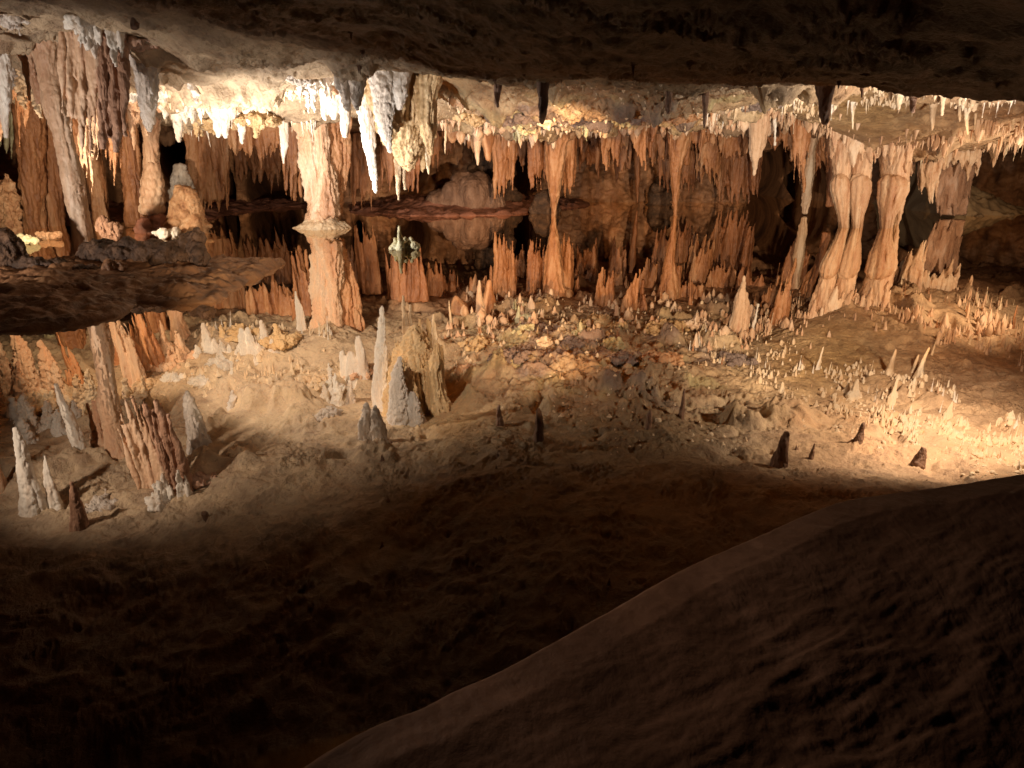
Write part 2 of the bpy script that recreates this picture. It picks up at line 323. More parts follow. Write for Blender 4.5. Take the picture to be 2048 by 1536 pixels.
# ================================================================== SETTING
# ceiling
rows = np.r_[np.arange(-3, 2.0, 0.15), np.arange(2.0, 6.0, 0.035), np.arange(6.0, 13.8, 0.0185), np.arange(13.8, 19.5, 0.05)]
na = 1150; aa = np.linspace(-0.98, 0.98, na)
Xg = (aa[None, :] * np.sqrt(rows ** 2 + 6)[:, None]).ravel(); Yg = np.repeat(rows, na)
Zg = ceil_z(Xg, Yg)
a_, rub, sm = zones(Xg, Yg)
p = np.c_[Xg, Yg, Zg]
n_a = fbm(p, 0.9, 3, 21.0); n_b = fbm(p, 2.2, 3, 31.0); n_c = fbm(p, 1.5, 2, 51.0)
def mixc(c, d_, f): return c * (1 - f[:, None]) + np.array(d_)[None, :] * f[:, None]
col = np.tile(np.array([0.42, 0.31, 0.20]), (len(p), 1))
col = mixc(col, (0.62, 0.49, 0.34), smooth(-0.2, 0.35, n_a))
col = mixc(col, (0.44, 0.28, 0.16), smooth(0.05, 0.4, n_b) * 0.7)
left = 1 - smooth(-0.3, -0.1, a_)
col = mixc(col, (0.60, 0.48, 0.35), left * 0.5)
col = mixc(col, (0.52, 0.34, 0.14), sm * 0.75)
col = mixc(col, (0.50, 0.46, 0.26), rub * smooth(0.05, 0.3, n_c) * 0.8)
col = mixc(col, (0.26, 0.20, 0.19), smooth(0.15, 0.35, fbm(p, 1.1, 2, 71.0)) * np.clip(rub * 1.4 + 0.15, 0, 1) * 0.85)
col = mixc(col, (0.58, 0.36, 0.22), smooth(0.3, 0.5, a_) * (1 - sm) * 0.4)
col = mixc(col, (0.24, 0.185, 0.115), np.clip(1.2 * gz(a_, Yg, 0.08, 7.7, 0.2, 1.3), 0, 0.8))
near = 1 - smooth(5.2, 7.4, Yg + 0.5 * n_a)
col = mixc(col, (0.15, 0.085, 0.045), near * 0.9)  # brown near rock, painted darker to deepen the unlit end of the ceiling
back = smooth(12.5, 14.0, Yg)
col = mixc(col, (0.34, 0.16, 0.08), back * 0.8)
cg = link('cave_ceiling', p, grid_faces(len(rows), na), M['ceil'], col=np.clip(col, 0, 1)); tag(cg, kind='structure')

# back and side wall as one curving sheet with black alcoves
wp = np.array([(-7, -3), (-7.5, 2), (-8.6, 7), (-9.6, 11), (-9.8, 14), (-7.5, 16.0), (-4, 17.0), (0, 17.8), (5, 17.8), (9, 17.4), (12, 15.5), (12, 12), (10, 9), (8.8, 6), (7.5, 2), (7, -3)], float)
seg = np.r_[0, np.cumsum(np.linalg.norm(np.diff(wp, axis=0), axis=1))]
s_ = np.linspace(0, seg[-1], 1500); wx = np.interp(s_, seg, wp[:, 0]); wy = np.interp(s_, seg, wp[:, 1])
ker = np.hanning(81); ker /= ker.sum()
wx2 = np.convolve(np.pad(wx, 40, 'edge'), ker, 'valid'); wy2 = np.convolve(np.pad(wy, 40, 'edge'), ker, 'valid')
tx, ty = np.gradient(wx2), np.gradient(wy2); ln = np.hypot(tx, ty); nx, ny = -ty / ln, tx / ln   # outward
zz = np.linspace(-0.6, 2.6, 130)
WX = np.repeat(wx2, 130); WY = np.repeat(wy2, 130); NX = np.repeat(nx, 130); NY = np.repeat(ny, 130); WZ = np.tile(zz, 1500)
pw = np.c_[WX, WY, WZ]
dsp = 0.55 * fbm(pw, 0.55, 3, 4.0) + 0.22 * fbm(pw, 1.7, 3, 8.0, kind=1) + 0.06 * fbm(pw, 7, 3, 6.0, kind=2)
fl_ = fbm(pw * [1, 1, 0.09], 3.2, 4, 14.0, 0.6, kind=2); msk_ = smooth(-0.1, 0.2, fbm(pw * [1, 1, 0.3], 0.8, 2, 24.0)) * smooth(0.2, 0.7, WZ)
dsp += -0.16 * fl_ * (0.25 + msk_)
dsp += 0.03 * fbm(pw, 12, 3, 36.0, kind=2)
dsp += 0.25 * (1 - smooth(-0.1, 0.9, WZ)) * -1.0
AL = [(350, 300, 26, 60), (545, 375, 40, 40), (1043, 330, 17, 70), (1560, 350, 52, 70), (1633, 385, 22, 45), (710, 300, 14, 60), (1845, 380, 22, 50), (215, 400, 20, 40), (820, 330, 30, 40), (455, 380, 12, 40), (120, 420, 12, 40)]
ax_, at_, = WX / np.maximum(WY, 1), (WZ - H) / np.maximum(WY, 1)
for (hx, hy, sx, sy) in AL:
    a0, t0, dn = ray(hx, hy); e = ((ax_ - a0) / (sx / dn)) ** 2 + ((at_ - t0) / (sy / dn)) ** 2
    dsp += 5.0 * np.exp(-e ** 2) * (WY > 9)
pw[:, 0] -= 0; pw[:, 0] += NX * dsp; pw[:, 1] += NY * dsp
tag(link('cave_wall', pw, grid_faces(1500, 130), M['wall']), kind='structure')

# water and lake bed
gx, gy = np.meshgrid(np.linspace(-16, 16, 3), np.linspace(-4, 24, 3), indexing='ij')
tag(link('water', np.c_[gx.ravel(), gy.ravel(), np.zeros(9)], grid_faces(3, 3), M['water'], smooth_=False), kind='structure')
gx, gy = np.meshgrid(np.linspace(-16, 16, 260), np.linspace(-4, 24, 260), indexing='ij'); q = np.c_[gx.ravel(), gy.ravel(), np.zeros(gx.size)]
q[:, 2] = -0.42 + 0.12 * fbm(q, 0.5, 3, 2.0) + 0.03 * fbm(q, 3, 3, 9.0)
tag(link('lake_floor', q, grid_faces(260, 260), M['silt']), kind='structure')

# land heightfields from shore outlines on the water
def sdist(poly, X, Y):
    n = len(poly); d = np.full(X.shape, 1e9); ins = np.zeros(X.shape, bool)
    for i in range(n):
        ax, ay = poly[i]; bx, by = poly[(i + 1) % n]; ex, ey = bx - ax, by - ay
        t = np.clip(((X - ax) * ex + (Y - ay) * ey) / (ex * ex + ey * ey + 1e-12), 0, 1)
        d = np.minimum(d, np.hypot(X - ax - t * ex, Y - ay - t * ey))
        c = (ay > Y) != (by > Y); ins ^= c & (X < (bx - ax) * (Y - ay) / (by - ay + 1e-12) + ax)
    return np.where(ins, d, -d)
def land(name, pix, prof, material, amp=0.04, step=0.025, seed=0.0, wob=0.1, sel=1.0, kind='structure'):
    poly = [tuple(G(x, y)[:2]) if len(q_) == 2 else None for q_ in pix for x, y in [q_]]
    pa = np.array(poly); x0, y0 = pa.min(0) - 0.35; x1, y1 = pa.max(0) + 0.35
    nx_, ny_ = int((x1 - x0) / step) + 2, int((y1 - y0) / step) + 2
    gx, gy = np.meshgrid(np.linspace(x0, x1, nx_), np.linspace(y0, y1, ny_), indexing='ij'); q = np.c_[gx.ravel(), gy.ravel(), np.zeros(gx.size)]
    sd = sdist(poly, q[:, 0], q[:, 1]) + wob * fbm(q, 1.6, 4, seed + 3)
    z = np.where(sd > 0, np.interp(sd, *prof), -0.45 * np.minimum(1, -sd / 0.3) ** 0.7)
    z += amp * fbm(q, 3, 4, seed, kind=2) * np.clip(sd / 0.15 + 0.2, 0, 1) + 0.3 * amp * fbm(q, 14, 3, seed + 4, kind=2) * np.clip(sd / 0.05, 0, 1)
    q[:, 2] = z
    return link(name, q, grid_faces(nx_, ny_), material)
def land_z(o, X, Y):
    return 0
tag(land('mud_ground', [(-260, 560), (-60, 545), (60, 533), (150, 524), (240, 520), (330, 523), (430, 524), (500, 524), (562, 526), (520, 556), (470, 582), (425, 606), (330, 612), (300, 606), (262, 600), (268, 618), (200, 640), (140, 655), (60, 662), (-60, 668), (-260, 672)],
         ([0, 0.06, 0.4, 1.2], [0.0, 0.04, 0.09, 0.17]), M['mud'], 0.06, 0.018, 5.0, 0.17), kind='structure')
tag(land('shore_terrain', [(-200, 452), (60, 447), (200, 440), (290, 436), (330, 440), (430, 437), (470, 425), (560, 414), (640, 413), (640, 405), (300, 405), (-200, 405)],
         ([0, 0.15, 0.6], [0.0, 0.05, 0.12]), M['rose'], 0.05, 0.035, 15.0, 0.12), kind='structure')
tag(land('shore_terrain', [(700, 424), (820, 432), (900, 433), (1028, 430), (1060, 424), (1105, 418), (1180, 412), (1180, 402), (690, 402)],
         ([0, 0.1, 0.5, 1.2], [0.0, 0.035, 0.08, 0.22]), M['rose'], 0.06, 0.035, 25.0, 0.1), kind='structure')

# ================================================================== THINGS
def thing(name, paths, d, material, label, cat, vox=None, group=None, parent=None, **kw):
    """paths: list of (path, opts)"""
    sh = Shell()
    for pth in paths:
        if isinstance(pth, tuple): pth, o = pth
        else: o = {}
        o = dict(o); dl = o.pop('d', d); path_tube(sh, pth, dl, **o)
    x, y, _w = (paths[0][0] if isinstance(paths[0], tuple) else paths[0])[0]
    org = P(x, y, d)
    ob = organic(name, sh, vox or d * 0.00125, M[material], org, parent, **kw)
    if parent is None: tag(ob, label, cat, group)
    elif label: ob['label'] = label
    return ob
def curtain(name, d, x0, x1, ytop, env, material, label, n=None, vox=None, cat='flowstone curtain', seed=1, thick=0.5, jit=10, sheet=None, parent=None, group=None, wmul=1.0, **kw):
    """a row of fused drips from x0 to x1; env = [(px, tip_y)] outline of the lower edge"""
    rnd = random.Random(seed); n = n or max(3, int((x1 - x0) / 9)); sh = Shell(); ex = [e[0] for e in env]; ey = [e[1] for e in env]
    wd = (x1 - x0) / n
    for i in range(n * 2):
        x = x0 + wd * (i * 0.5 + 0.25) + rnd.uniform(-.25, .25) * wd; ye = np.interp(x, ex, ey)
        short = i % 2 == 1 or rnd.random() < 0.2
        yt = ye + rnd.uniform(-jit, jit * 0.4) - (rnd.uniform(0.08, 0.5) * (ye - ytop) if short else 0)
        b = rnd.uniform(1.1, 2.0) * wd * wmul; dz = rnd.uniform(-.5, .5) * W(wd, 300, d) * 2.2; L_ = yt - ytop; lean = rnd.uniform(-.15, .15) * wd
        path_tube(sh, [(x, ytop, b * 1.15), (x + lean, ytop + L_ * 0.4, b * 0.85), (x + lean * 2, ytop + L_ * 0.7, b * 0.58), (x + lean * 3, ytop + L_ * 0.9, b * 0.32), (x + lean * 3, yt, b * 0.12)], d + dz, up=0.3, flat=1.0)
    if sheet:
        xm = (x0 + x1) / 2; path_tube(sh, [(xm, ytop, (x1 - x0) * 0.95), (xm, sheet, (x1 - x0) * 0.85)], d + 0.05, up=0.3, flat=thick * 0.4, n=24)
    org = P((x0 + x1) / 2, ytop, d)
    ob = organic(name, sh, vox or d * 0.00125, M[material], org, parent, **kw)
    if parent is None: tag(ob, label, cat, group)
    elif label: ob['label'] = label
    return ob

# ---- left side
thing('flowstone_column', [[(90, 60, 60), (100, 150, 38), (112, 210, 46), (126, 270, 38), (143, 350, 42), (156, 420, 38), (164, 470, 38), (168, 535, 52)],
                           [(80, 110, 26), (96, 190, 22), (118, 260, 20)]], 8.35, 'pink',
      'slender leaning pink and cream column whose foot stands on the brown mud bank', 'column', it=4, flute=0.018, lump=0.012, vox=0.010)
rt = empty('broken_curtain', P(190, 50, 7.3), 'big brown broken flowstone curtain with white upper streaks and ragged cut-off lower ends', 'flowstone curtain')
curtain('drapery', 7.3, 126, 192, 45, [(126, 240), (150, 300), (180, 326), (192, 322)], 'pink', None, n=7, parent=rt, seed=3, jit=26, sheet=235, vox=0.0095, flute=0.04, ff=7.0, lump=0.009)
curtain('drapery', 7.25, 196, 250, 40, [(196, 300), (222, 303), (250, 300)], 'brown', None, n=5, parent=rt, seed=5, jit=9, sheet=270, vox=0.0095, flute=0.04, ff=8.0, lump=0.011)
curtain('white_streak', 7.12, 152, 200, 40, [(152, 80), (165, 120), (180, 95), (200, 140)], 'white', 'chalky white upper streaks', n=5, parent=rt, seed=8, jit=15, vox=0.010)
curtain('white_streak', 7.08, 216, 250, 40, [(216, 105), (235, 140), (250, 130)], 'white', 'chalky white upper streaks', n=4, parent=rt, seed=9, jit=15, vox=0.010)
thing('stalactite', [[(4, 60, 34), (8, 160, 26), (10, 230, 16), (13, 274, 5)]], 8.2, 'white', 'long pale stalactite at the left frame edge with a yellowish tip', 'stalactite', vox=0.010)
thing('stalactite', [[(20, 40, 26), (40, 80, 30), (66, 130, 26), (78, 180, 24), (86, 215, 8)], [(45, 95, 18), (52, 140, 14), (58, 203, 6)], [(60, 120, 20), (70, 170, 18), (75, 210, 6)]], 8.6, 'pink',
      'slanting pinkish flowstone blade with two thin tips left of the leaning column', 'stalactite', vox=0.010)
# seen mainly mirrored: at the left, over the near water
def drop(name, X, Y, zt, r, material, label, cat='stalactite', vox=0.010, extra=(), **kw):
    zc = float(ceil_z(X, Y)[0]) + 0.12; sh = Shell(); k = 9
    for (ox, oy, zt2, r2) in [(0, 0, zt, r)] + list(extra):
        pts = [(X + ox * (1 - 0.0 * i), Y + oy, zc + (zt2 - zc) * i / (k - 1)) for i in range(k)]; rr = [r2 * (1.15 - 1.0 * (i / (k - 1)) ** 0.9) for i in range(k)]
        sh.tube(pts, rr)
    ob = organic(name, sh, vox, M[material], (X, Y, zc), **kw); tag(ob, label, cat); return ob
drop('stalactite', -0.72 * 6.9, 6.9, 1.40, 0.13, 'white', 'bright white pointed stalactite mirrored at the left frame edge', extra=[(0.16, 0.1, 1.75, 0.08)])
drop('stalactite', -0.77 * 7.3, 7.3, 1.45, 0.12, 'pink', 'orange stalactite beside the bright white one, mirrored at the very left edge')
drop('stalactite', -0.655 * 6.6, 6.6, 1.85, 0.10, 'brown', 'short dark brown stalactite right of the bright white one at the left edge')
thing('stalactite', [[(288, 40, 96), (290, 90, 66), (294, 150, 46), (296, 210, 28), (297, 264, 7)], [(270, 60, 30), (276, 140, 14), (277, 175, 5)], [(314, 60, 34), (310, 150, 16), (309, 200, 5)]], 8.1, 'grey', 'large greyish cream cone hanging in front of the beaded-foot column', 'stalactite', vox=0.010, flute=0.03, lump=0.02)
drop('stalactite', -0.69 * 10.0, 10.0, 1.05, 0.20, 'pink', 'thick brown-pink hanging mass with ragged side tips behind the long pale stalactite', extra=[(0.28, 0.1, 1.35, 0.16), (-0.3, 0.0, 1.2, 0.18), (0.12, -0.3, 1.55, 0.16), (-0.15, -0.45, 1.6, 0.15), (0.5, -0.1, 1.6, 0.13)], flute=0.04, lump=0.03)
drop('stalactite', -0.70 * 9.0, 9.0, 1.78, 0.17, 'white', 'ragged white crust with short blunt tips in front of the brown-pink hanging mass', extra=[(0.22, 0.1, 1.9, 0.13), (-0.2, 0.1, 1.85, 0.13), (0.4, 0.0, 1.95, 0.12), (0.1, -0.25, 1.98, 0.12), (0.55, 0.15, 1.9, 0.1)], flute=0.02, lump=0.04)
drop('stalactite', -0.60 * 9.6, 9.6, 1.60, 0.15, 'cream', 'broad pale ragged stalactite between the leaning column and the beaded-foot column', extra=[(0.2, 0.1, 1.72, 0.14), (-0.22, 0.1, 1.7, 0.12), (0.42, 0.15, 1.8, 0.12), (0.62, 0.2, 1.75, 0.1)], flute=0.03, lump=0.035)
drop('stalactite', -0.40 * 9.1, 9.1, 1.74, 0.08, 'grey', 'short grey stalactite alone on the bright ceiling before the white fringe', extra=[(0.14, 0.05, 1.86, 0.07)], lump=0.03)
drop('stalactite', -0.25 * 9.6, 9.6, 1.66, 0.11, 'white', 'short broad white stalactite between the pillar top and the hanging cluster', extra=[(0.16, 0.1, 1.8, 0.1), (-0.18, 0.05, 1.82, 0.1)], lump=0.03)
# orange columns behind
OC = [((58, 170, 62), (62, 300, 52), (68, 440, 40), 12.2, 'broad orange column behind the slanting blade, leftmost of the orange row'),
      ((98, 230, 40), (103, 330, 36), (108, 445, 40), 12.6, 'straight orange column just left of the leaning pink column'),
      ((178, 300, 40), (196, 380, 34), (205, 440, 26), 12.8, 'narrow orange column behind the leaning pink column foot'),
      ((252, 220, 36), (264, 330, 34), (272, 430, 42), 12.3, 'orange column standing left of the beaded-foot column')]
for a0, b0, c0, dd_, lb in OC:
    thing('flowstone_column', [([a0, b0, c0], {'down': 0.15}), ([(a0[0] - 12, a0[1], a0[2] * .5), (b0[0] - 12, b0[1], b0[2] * .4), (c0[0] - 10, c0[1] + 2, c0[2] * .45)], {'down': 0.15})], dd_, 'orange', lb, 'column', flute=0.04, lump=0.015, group='orange columns of the left back wall')
curtain('hanging_drapery', 10.6, 198, 246, 190, [(198, 300), (228, 376), (240, 360), (246, 300)], 'orange', 'pointed orange drapery hanging between the broken curtain and the beaded-foot column', n=5, seed=11)
curtain('hanging_drapery', 12.6, 0, 40, 120, [(0, 300), (20, 330), (40, 250)], 'green', 'pale greenish stalactites hanging at the left edge above the dark layered rock', n=4, seed=12)
LD = [(14, 60, 10.4, 90, [(14, 230), (36, 300), (60, 260)], 'orange', 'orange drapery between the pale left stalactite and the slanting blade', 5, 18),
      (120, 160, 11.2, 150, [(120, 330), (140, 380), (160, 340)], 'orange', 'narrow orange drapery glimpsed right of the straight orange column', 4, 18),
      (158, 200, 10.2, 150, [(158, 350), (180, 392), (200, 352)], 'pink', 'long pinkish drapery below the broken curtain', 4, 16),
      (246, 286, 10.8, 120, [(246, 262), (268, 300), (286, 250)], 'pink', 'pale drapery squeezed between the broken curtain and the beaded-foot column', 4, 18)]
for i, (x0, x1, d_, yt, env, m_, lb, n_, j_) in enumerate(LD):
    curtain('hanging_drapery', d_, x0, x1, yt, env, m_, lb, n=n_, seed=140 + i, jit=j_, flute=0.03, lump=0.01)
rt = empty('flowstone_column', P(300, 70, 11.6), 'tall cream column with a stacked, beaded orange foot, left of the dark alcove', 'column')
thing('shaft', [[(290, 50, 90), (292, 130, 72), (300, 200, 46), (302, 280, 30), (305, 340, 28), (305, 400, 30)], ([(297, 110, 56), (297, 170, 38), (298, 230, 22), (298, 264, 8)], {'d': 11.0}), [(272, 150, 30), (292, 260, 16), (300, 320, 10)], [(316, 150, 30), (310, 260, 16)]], 11.6, 'pink', None, None, parent=rt, flute=0.03)
sh = Shell()
for i, (y, wv_) in enumerate([(335, 32), (350, 36), (366, 42), (383, 43), (400, 44), (418, 44)]):
    for k in range(11):
        th = k * 2 * np.pi / 11 + i * 0.4; c = P(305, y, 11.6); r = W(wv_, y, 11.6) / 2
        sh.blob(c + [math.cos(th) * r * 0.8, math.sin(th) * r * 0.8, 0], (r * .34, r * .34, 0.085))
    sh.blob(P(305, y, 11.6), (r * .8, r * .8, 0.1))
organic('beaded_foot', sh, 0.014, M['pink'], P(305, 420, 11.6), rt, it=2, flute=0.006, lump=0.006)
# popcorn mound in the water
def lumps(name, cx, cy, d, wpx, hpx, material, label, cat, n=60, seed=1, br=0.16, vox=None, taper=0.75, depth=0.6, base_y=None, **kw):
    rnd = random.Random(seed); sh = Shell(); hw = W(wpx, cy, d) / 2; top = P(cx, cy - hpx, d); bot = P(cx, cy, d); hh = top[2] - bot[2]
    sh.blob(bot + [0, 0, hh * 0.3], (hw * .8, hw * depth * .8, hh * .6))
    for i in range(n):
        t = rnd.random() ** 0.8; th = rnd.random() * 2 * math.pi; rr = hw * (1 - taper * t) * rnd.uniform(.75, 1.0)
        c = bot + [math.cos(th) * rr, math.sin(th) * rr * depth, hh * t * 0.95]; b = hw * br * rnd.uniform(.5, 1.4)
        sh.blob(c, (b, b, b * rnd.uniform(.7, 1.2)))
        sh.blob(bot + [math.cos(th) * rr * .6, math.sin(th) * rr * depth * .6, hh * t * 0.9], (hw * .3, hw * .25, hw * .3))
    sh.blob(bot - [0, 0, 0.1], (hw * 1.0, hw * depth, 0.15))
    ob = organic(name, sh, vox or d * 0.00125, M[material], bot, it=1, flute=0.0, lump=kw.get('lump', 0.014), lf=16); return tag(ob, label, cat, kw.get('group'))
lumps('popcorn_mound', 378, 462, 11.4, 92, 88, 'lump', 'knobbly orange popcorn mound rising from the water beside the low pinkish rock', 'rock mound', 90, 3, 0.2)
lumps('rock_mound', 318, 462, 11.6, 90, 26, 'rose', 'low smooth pinkish rock leaning on the knobbly popcorn mound', 'rock', 10, 4, 0.3)
lumps('rock_mound', 365, 385, 13.2, 56, 56, 'grey', 'dark grey knobbly rock in front of the black alcove', 'rock mound', 60, 5, 0.2)
curtain('fluted_flowstone', 13.6, 376, 455, 285, [(376, 400), (400, 425), (455, 425)], 'orange', 'fluted orange flowstone dome behind the popcorn mound', n=10, seed=21, sheet=400, jit=4, flute=0.04)
curtain('hanging_drapery', 13.2, 455, 560, 260, [(455, 300), (480, 320), (500, 312), (520, 345), (545, 330), (560, 300)], 'orange', 'ragged orange drapery above the dark gap left of the bright pillar', n=12, seed=22, jit=16)
curtain('hanging_drapery', 14.6, 400, 470, 230, [(400, 330), (430, 300), (450, 340), (470, 300)], 'orange', 'orange drapery hanging above the fluted flowstone dome', n=8, seed=23, jit=16)
# bright fringe
FR = [(330, 205, 238, 14), (343, 205, 228, 12), (357, 215, 286, 16), (372, 215, 250, 12), (386, 215, 247, 12), (400, 218, 240, 10), (436, 212, 276, 18), (451, 212, 277, 16), (466, 215, 240, 14), (483, 220, 289, 15), (496, 215, 250, 14), (420, 215, 236, 10), (322, 200, 226, 10), (508, 212, 240, 12)]
fl = ['first short white stalactite at the left end of the bright fringe', 'second short white stalactite in the bright fringe over the dark alcove', 'longest forked white stalactite over the dark alcove', 'white stalactite just right of the longest one over the alcove', 'small blunt white stalactite over the fluted flowstone dome',
      'thin white stalactite next to the blunt one in the bright fringe', 'left one of the two bright white paired stalactites', 'right one of the two bright white paired stalactites', 'stubby white stalactite right of the bright pair', 'curled cream stalactite hanging lowest at the right of the fringe', 'short white stalactite next to the curled cream one', 'small white stalactite left of the bright pair', 'tiny white stalactite touching the beaded-foot column', 'short white stalactite at the right end of the bright fringe']
for (x, y0, y1, wd), lb in zip(FR, fl):
    thing('stalactite', [[(x, y0 - 14, wd * 2.4), (x, (y0 + y1) / 2 - 4, wd * 1.25), (x + 1, y1 - 5, wd * .6), (x + 1, y1, wd * .28)], ([(x - wd * .5, y0 - 12, wd * 1.6), (x - wd * .4, (y0 * 1.3 + y1 * .7) / 2, wd * .6), (x - wd * .4, (y0 + y1) / 2, wd * .2)], {'dd': -0.1})], 10.95 + (x % 5) * .08, 'white', lb, 'stalactite', group='bright white fringe stalactites', flute=0.016, lump=0.02)

# bright pillar standing on its own islet
rt = empty('flowstone_column', P(640, 205, 12.2), 'big pillar, dazzling white at the top and orange below, standing on a small cone islet', 'column')
thing('pillar_shaft', [[(615, 175, 150), (617, 215, 76), (622, 280, 46), (632, 340, 36), (640, 400, 40), (645, 450, 54)], [(598, 200, 30), (602, 260, 20), (610, 320, 16), (622, 400, 16)], [(612, 240, 20), (618, 320, 16), (628, 420, 20)], [(630, 230, 20), (634, 300, 16), (644, 380, 14), (652, 430, 16)], [(590, 195, 24), (592, 235, 14), (594, 262, 5)], ([(640, 240, 26), (650, 330, 26), (660, 430, 40)], {'d': 12.1})], 12.2, 'pink', 'white topped shaft', None, parent=rt, flute=0.07, ff=10.0, lump=0.022)
thing('pillar_drapery', [[(668, 235, 46), (668, 300, 42), (670, 370, 34), (668, 430, 30)], [(690, 255, 22), (691, 330, 16), (690, 384, 4)], [(680, 255, 26), (680, 360, 18), (678, 420, 12)]], 12.35, 'orange', 'orange right side', None, parent=rt, flute=0.045, lump=0.02)
sh = Shell(); c0 = P(646, 457, 12.2)
sh.tube([c0 + [0, 0, z] for z in (-0.15, -0.02, 0.05, 0.14, 0.24)], [0.60, 0.50, 0.40, 0.26, 0.14], 20, 0.8)
organic('islet', sh, 0.015, M['cream'], c0, rt, it=3, flute=0.0, lump=0.03, lf=5)
curtain('hanging_drapery', 12.9, 556, 604, 255, [(556, 330), (575, 402), (590, 400), (604, 395)], 'orange', 'orange curtain left of the bright pillar reaching almost to the dark shore', n=6, seed=31, flute=0.035)
thing('stalactite', [[(568, 250, 22), (568, 290, 16), (567, 328, 5)]], 12.0, 'white', 'smooth white stalactite in front of the orange curtain left of the bright pillar', 'stalactite')
thing('stalactite', [[(648, 215, 14), (650, 232, 12), (651, 242, 6)], [(690, 190, 26), (690, 240, 20), (690, 276, 10)], [(668, 205, 30), (668, 240, 12)]], 10.5, 'white', 'pair of bright stubby white stalactites just right of the pillar top', 'stalactite')
curtain('fluted_flowstone', 14.3, 702, 746, 300, [(702, 424), (746, 426)], 'rust', 'brown fluted column on the rose shore right of the bright pillar', n=6, seed=33, jit=3)

# main hanging cluster
rt = empty('stalactite_cluster', P(780, 140, 9.8), 'large hanging cluster of white and tan spears above the little knobbly islet', 'stalactite cluster')
curtain('drapery', 9.9, 742, 874, 118, [(745, 270), (775, 300), (800, 335), (830, 330), (858, 350), (872, 250)], 'tan', 'tan back drapery', n=12, parent=rt, seed=41, jit=24, sheet=None, vox=0.011, flute=0.035, lump=0.016)
thing('root_mass', [[(806, 95, 190), (806, 150, 140), (806, 210, 122), (808, 265, 96), (812, 305, 52), (815, 340, 12)], ([(770, 100, 110), (772, 180, 76), (776, 240, 50), (780, 280, 16)], {'d': 9.1}), ([(850, 110, 70), (852, 200, 46), (858, 270, 26), (860, 310, 8)], {'d': 9.3})], 9.55, 'tan', 'broad tan fluted body', None, parent=rt, vox=0.012, flute=0.06, ff=8.0, lump=0.02)
thing('spear', [[(722, 140, 40), (724, 190, 34), (732, 240, 32), (740, 300, 20), (747, 350, 16), (752, 388, 5)], [(735, 200, 20), (742, 270, 14)], ([(745, 125, 60), (750, 190, 40)], {'d': 9.3})], 9.5, 'white', 'brilliant white left spear', None, parent=rt, vox=0.0105, flute=0.022, lump=0.016)
thing('spear', [[(764, 120, 66), (766, 170, 52), (768, 230, 38), (774, 275, 22), (778, 306, 6)], [(800, 130, 50), (800, 190, 30), (800, 220, 10)]], 8.8, 'grey', 'rough grey and white cone', None, parent=rt, vox=0.0105, flute=0.012, lump=0.022)
thing('spear', [[(797, 230, 16), (796, 290, 14), (797, 350, 12), (798, 400, 5)], [(809, 235, 15), (808, 300, 12), (811, 380, 5)]], 9.7, 'cream', 'long yellowish double spear', None, parent=rt, vox=0.0105, flute=0.012, lump=0.014)
thing('spear', [[(848, 200, 26), (853, 270, 18), (856, 320, 12), (858, 350, 4)], [(830, 230, 12), (829, 290, 8), (829, 333, 3)]], 9.95, 'cream', 'pointed right spear', None, parent=rt, vox=0.0105, flute=0.014, lump=0.012)
thing('spear', [[(680, 110, 40), (688, 170, 34), (692, 200, 20), (692, 222, 5)]], 8.3, 'grey', 'grey lilac left stub', None, parent=rt, vox=0.0105, lump=0.022)
thing('spear', [[(716, 110, 40), (716, 170, 30), (714, 205, 18), (714, 222, 5)]], 8.2, 'grey', 'grey lilac stub', None, parent=rt, vox=0.0105, lump=0.022)

# centre
thing('stalactite', [[(912, 235, 44), (912, 255, 42), (907, 275, 24), (905, 287, 6)]], 13.2, 'orange', 'plump orange teardrop stalactite right of the hanging cluster', 'stalactite', up=None if False else 0, **{}) if False else None
sh = Shell(); path_tube(sh, [(912, 232, 40), (913, 250, 44), (910, 268, 34), (906, 280, 16), (905, 287, 5)], 13.2, up=0.3)
tag(organic('stalactite', sh, 0.014, M['orange'], P(912, 235, 13.2), flute=0.0, lump=0.008), 'plump orange teardrop stalactite right of the hanging cluster', 'stalactite')
SM = [(891, 235, 311, 7, 12.0, 'cream', 'thin pale stalactite beside the plump orange teardrop'),
      (955, 250, 331, 15, 12.8, 'pink', 'pointed pinkish stalactite right of the orange teardrop'),
      (975, 255, 322, 22, 13.2, 'orange', 'short orange fin stalactite left of the straight fluted curtain'),
      (1062, 240, 268, 14, 12.3, 'green', 'greenish white stub right of the white green-tinged bulb'),
      (1275, 300, 408, 11, 16.5, 'rust', 'thin brown column touching the water under the orange drapery'),
      (1205, 240, 262, 12, 12.6, 'tan', 'small tan stub over the centre right drapery')]
for x, y0, y1, wd, d_, m_, lb in SM:
    thing('stalactite', [[(x, y0, wd * 1.5), (x, (y0 + y1) / 2, wd), (x, y1 - 8, wd * .5), (x, y1, wd * .3)]], d_, m_, lb, 'stalactite', flute=0.012, lump=0.008)
sh = Shell(); path_tube(sh, [(1036, 225, 26), (1037, 245, 20), (1038, 262, 8), (1037, 288, 3)], 12.3); sh.blob(P(1050, 240, 12.3), (.13, .1, .13)); sh.blob(P(1058, 262, 12.3), (.12, .1, .05))
tag(organic('stalactite', sh, 0.013, M['green'], P(1036, 225, 12.3), flute=0.01, lump=0.01), 'white green-tinged bulb with a drip tip at centre', 'stalactite')
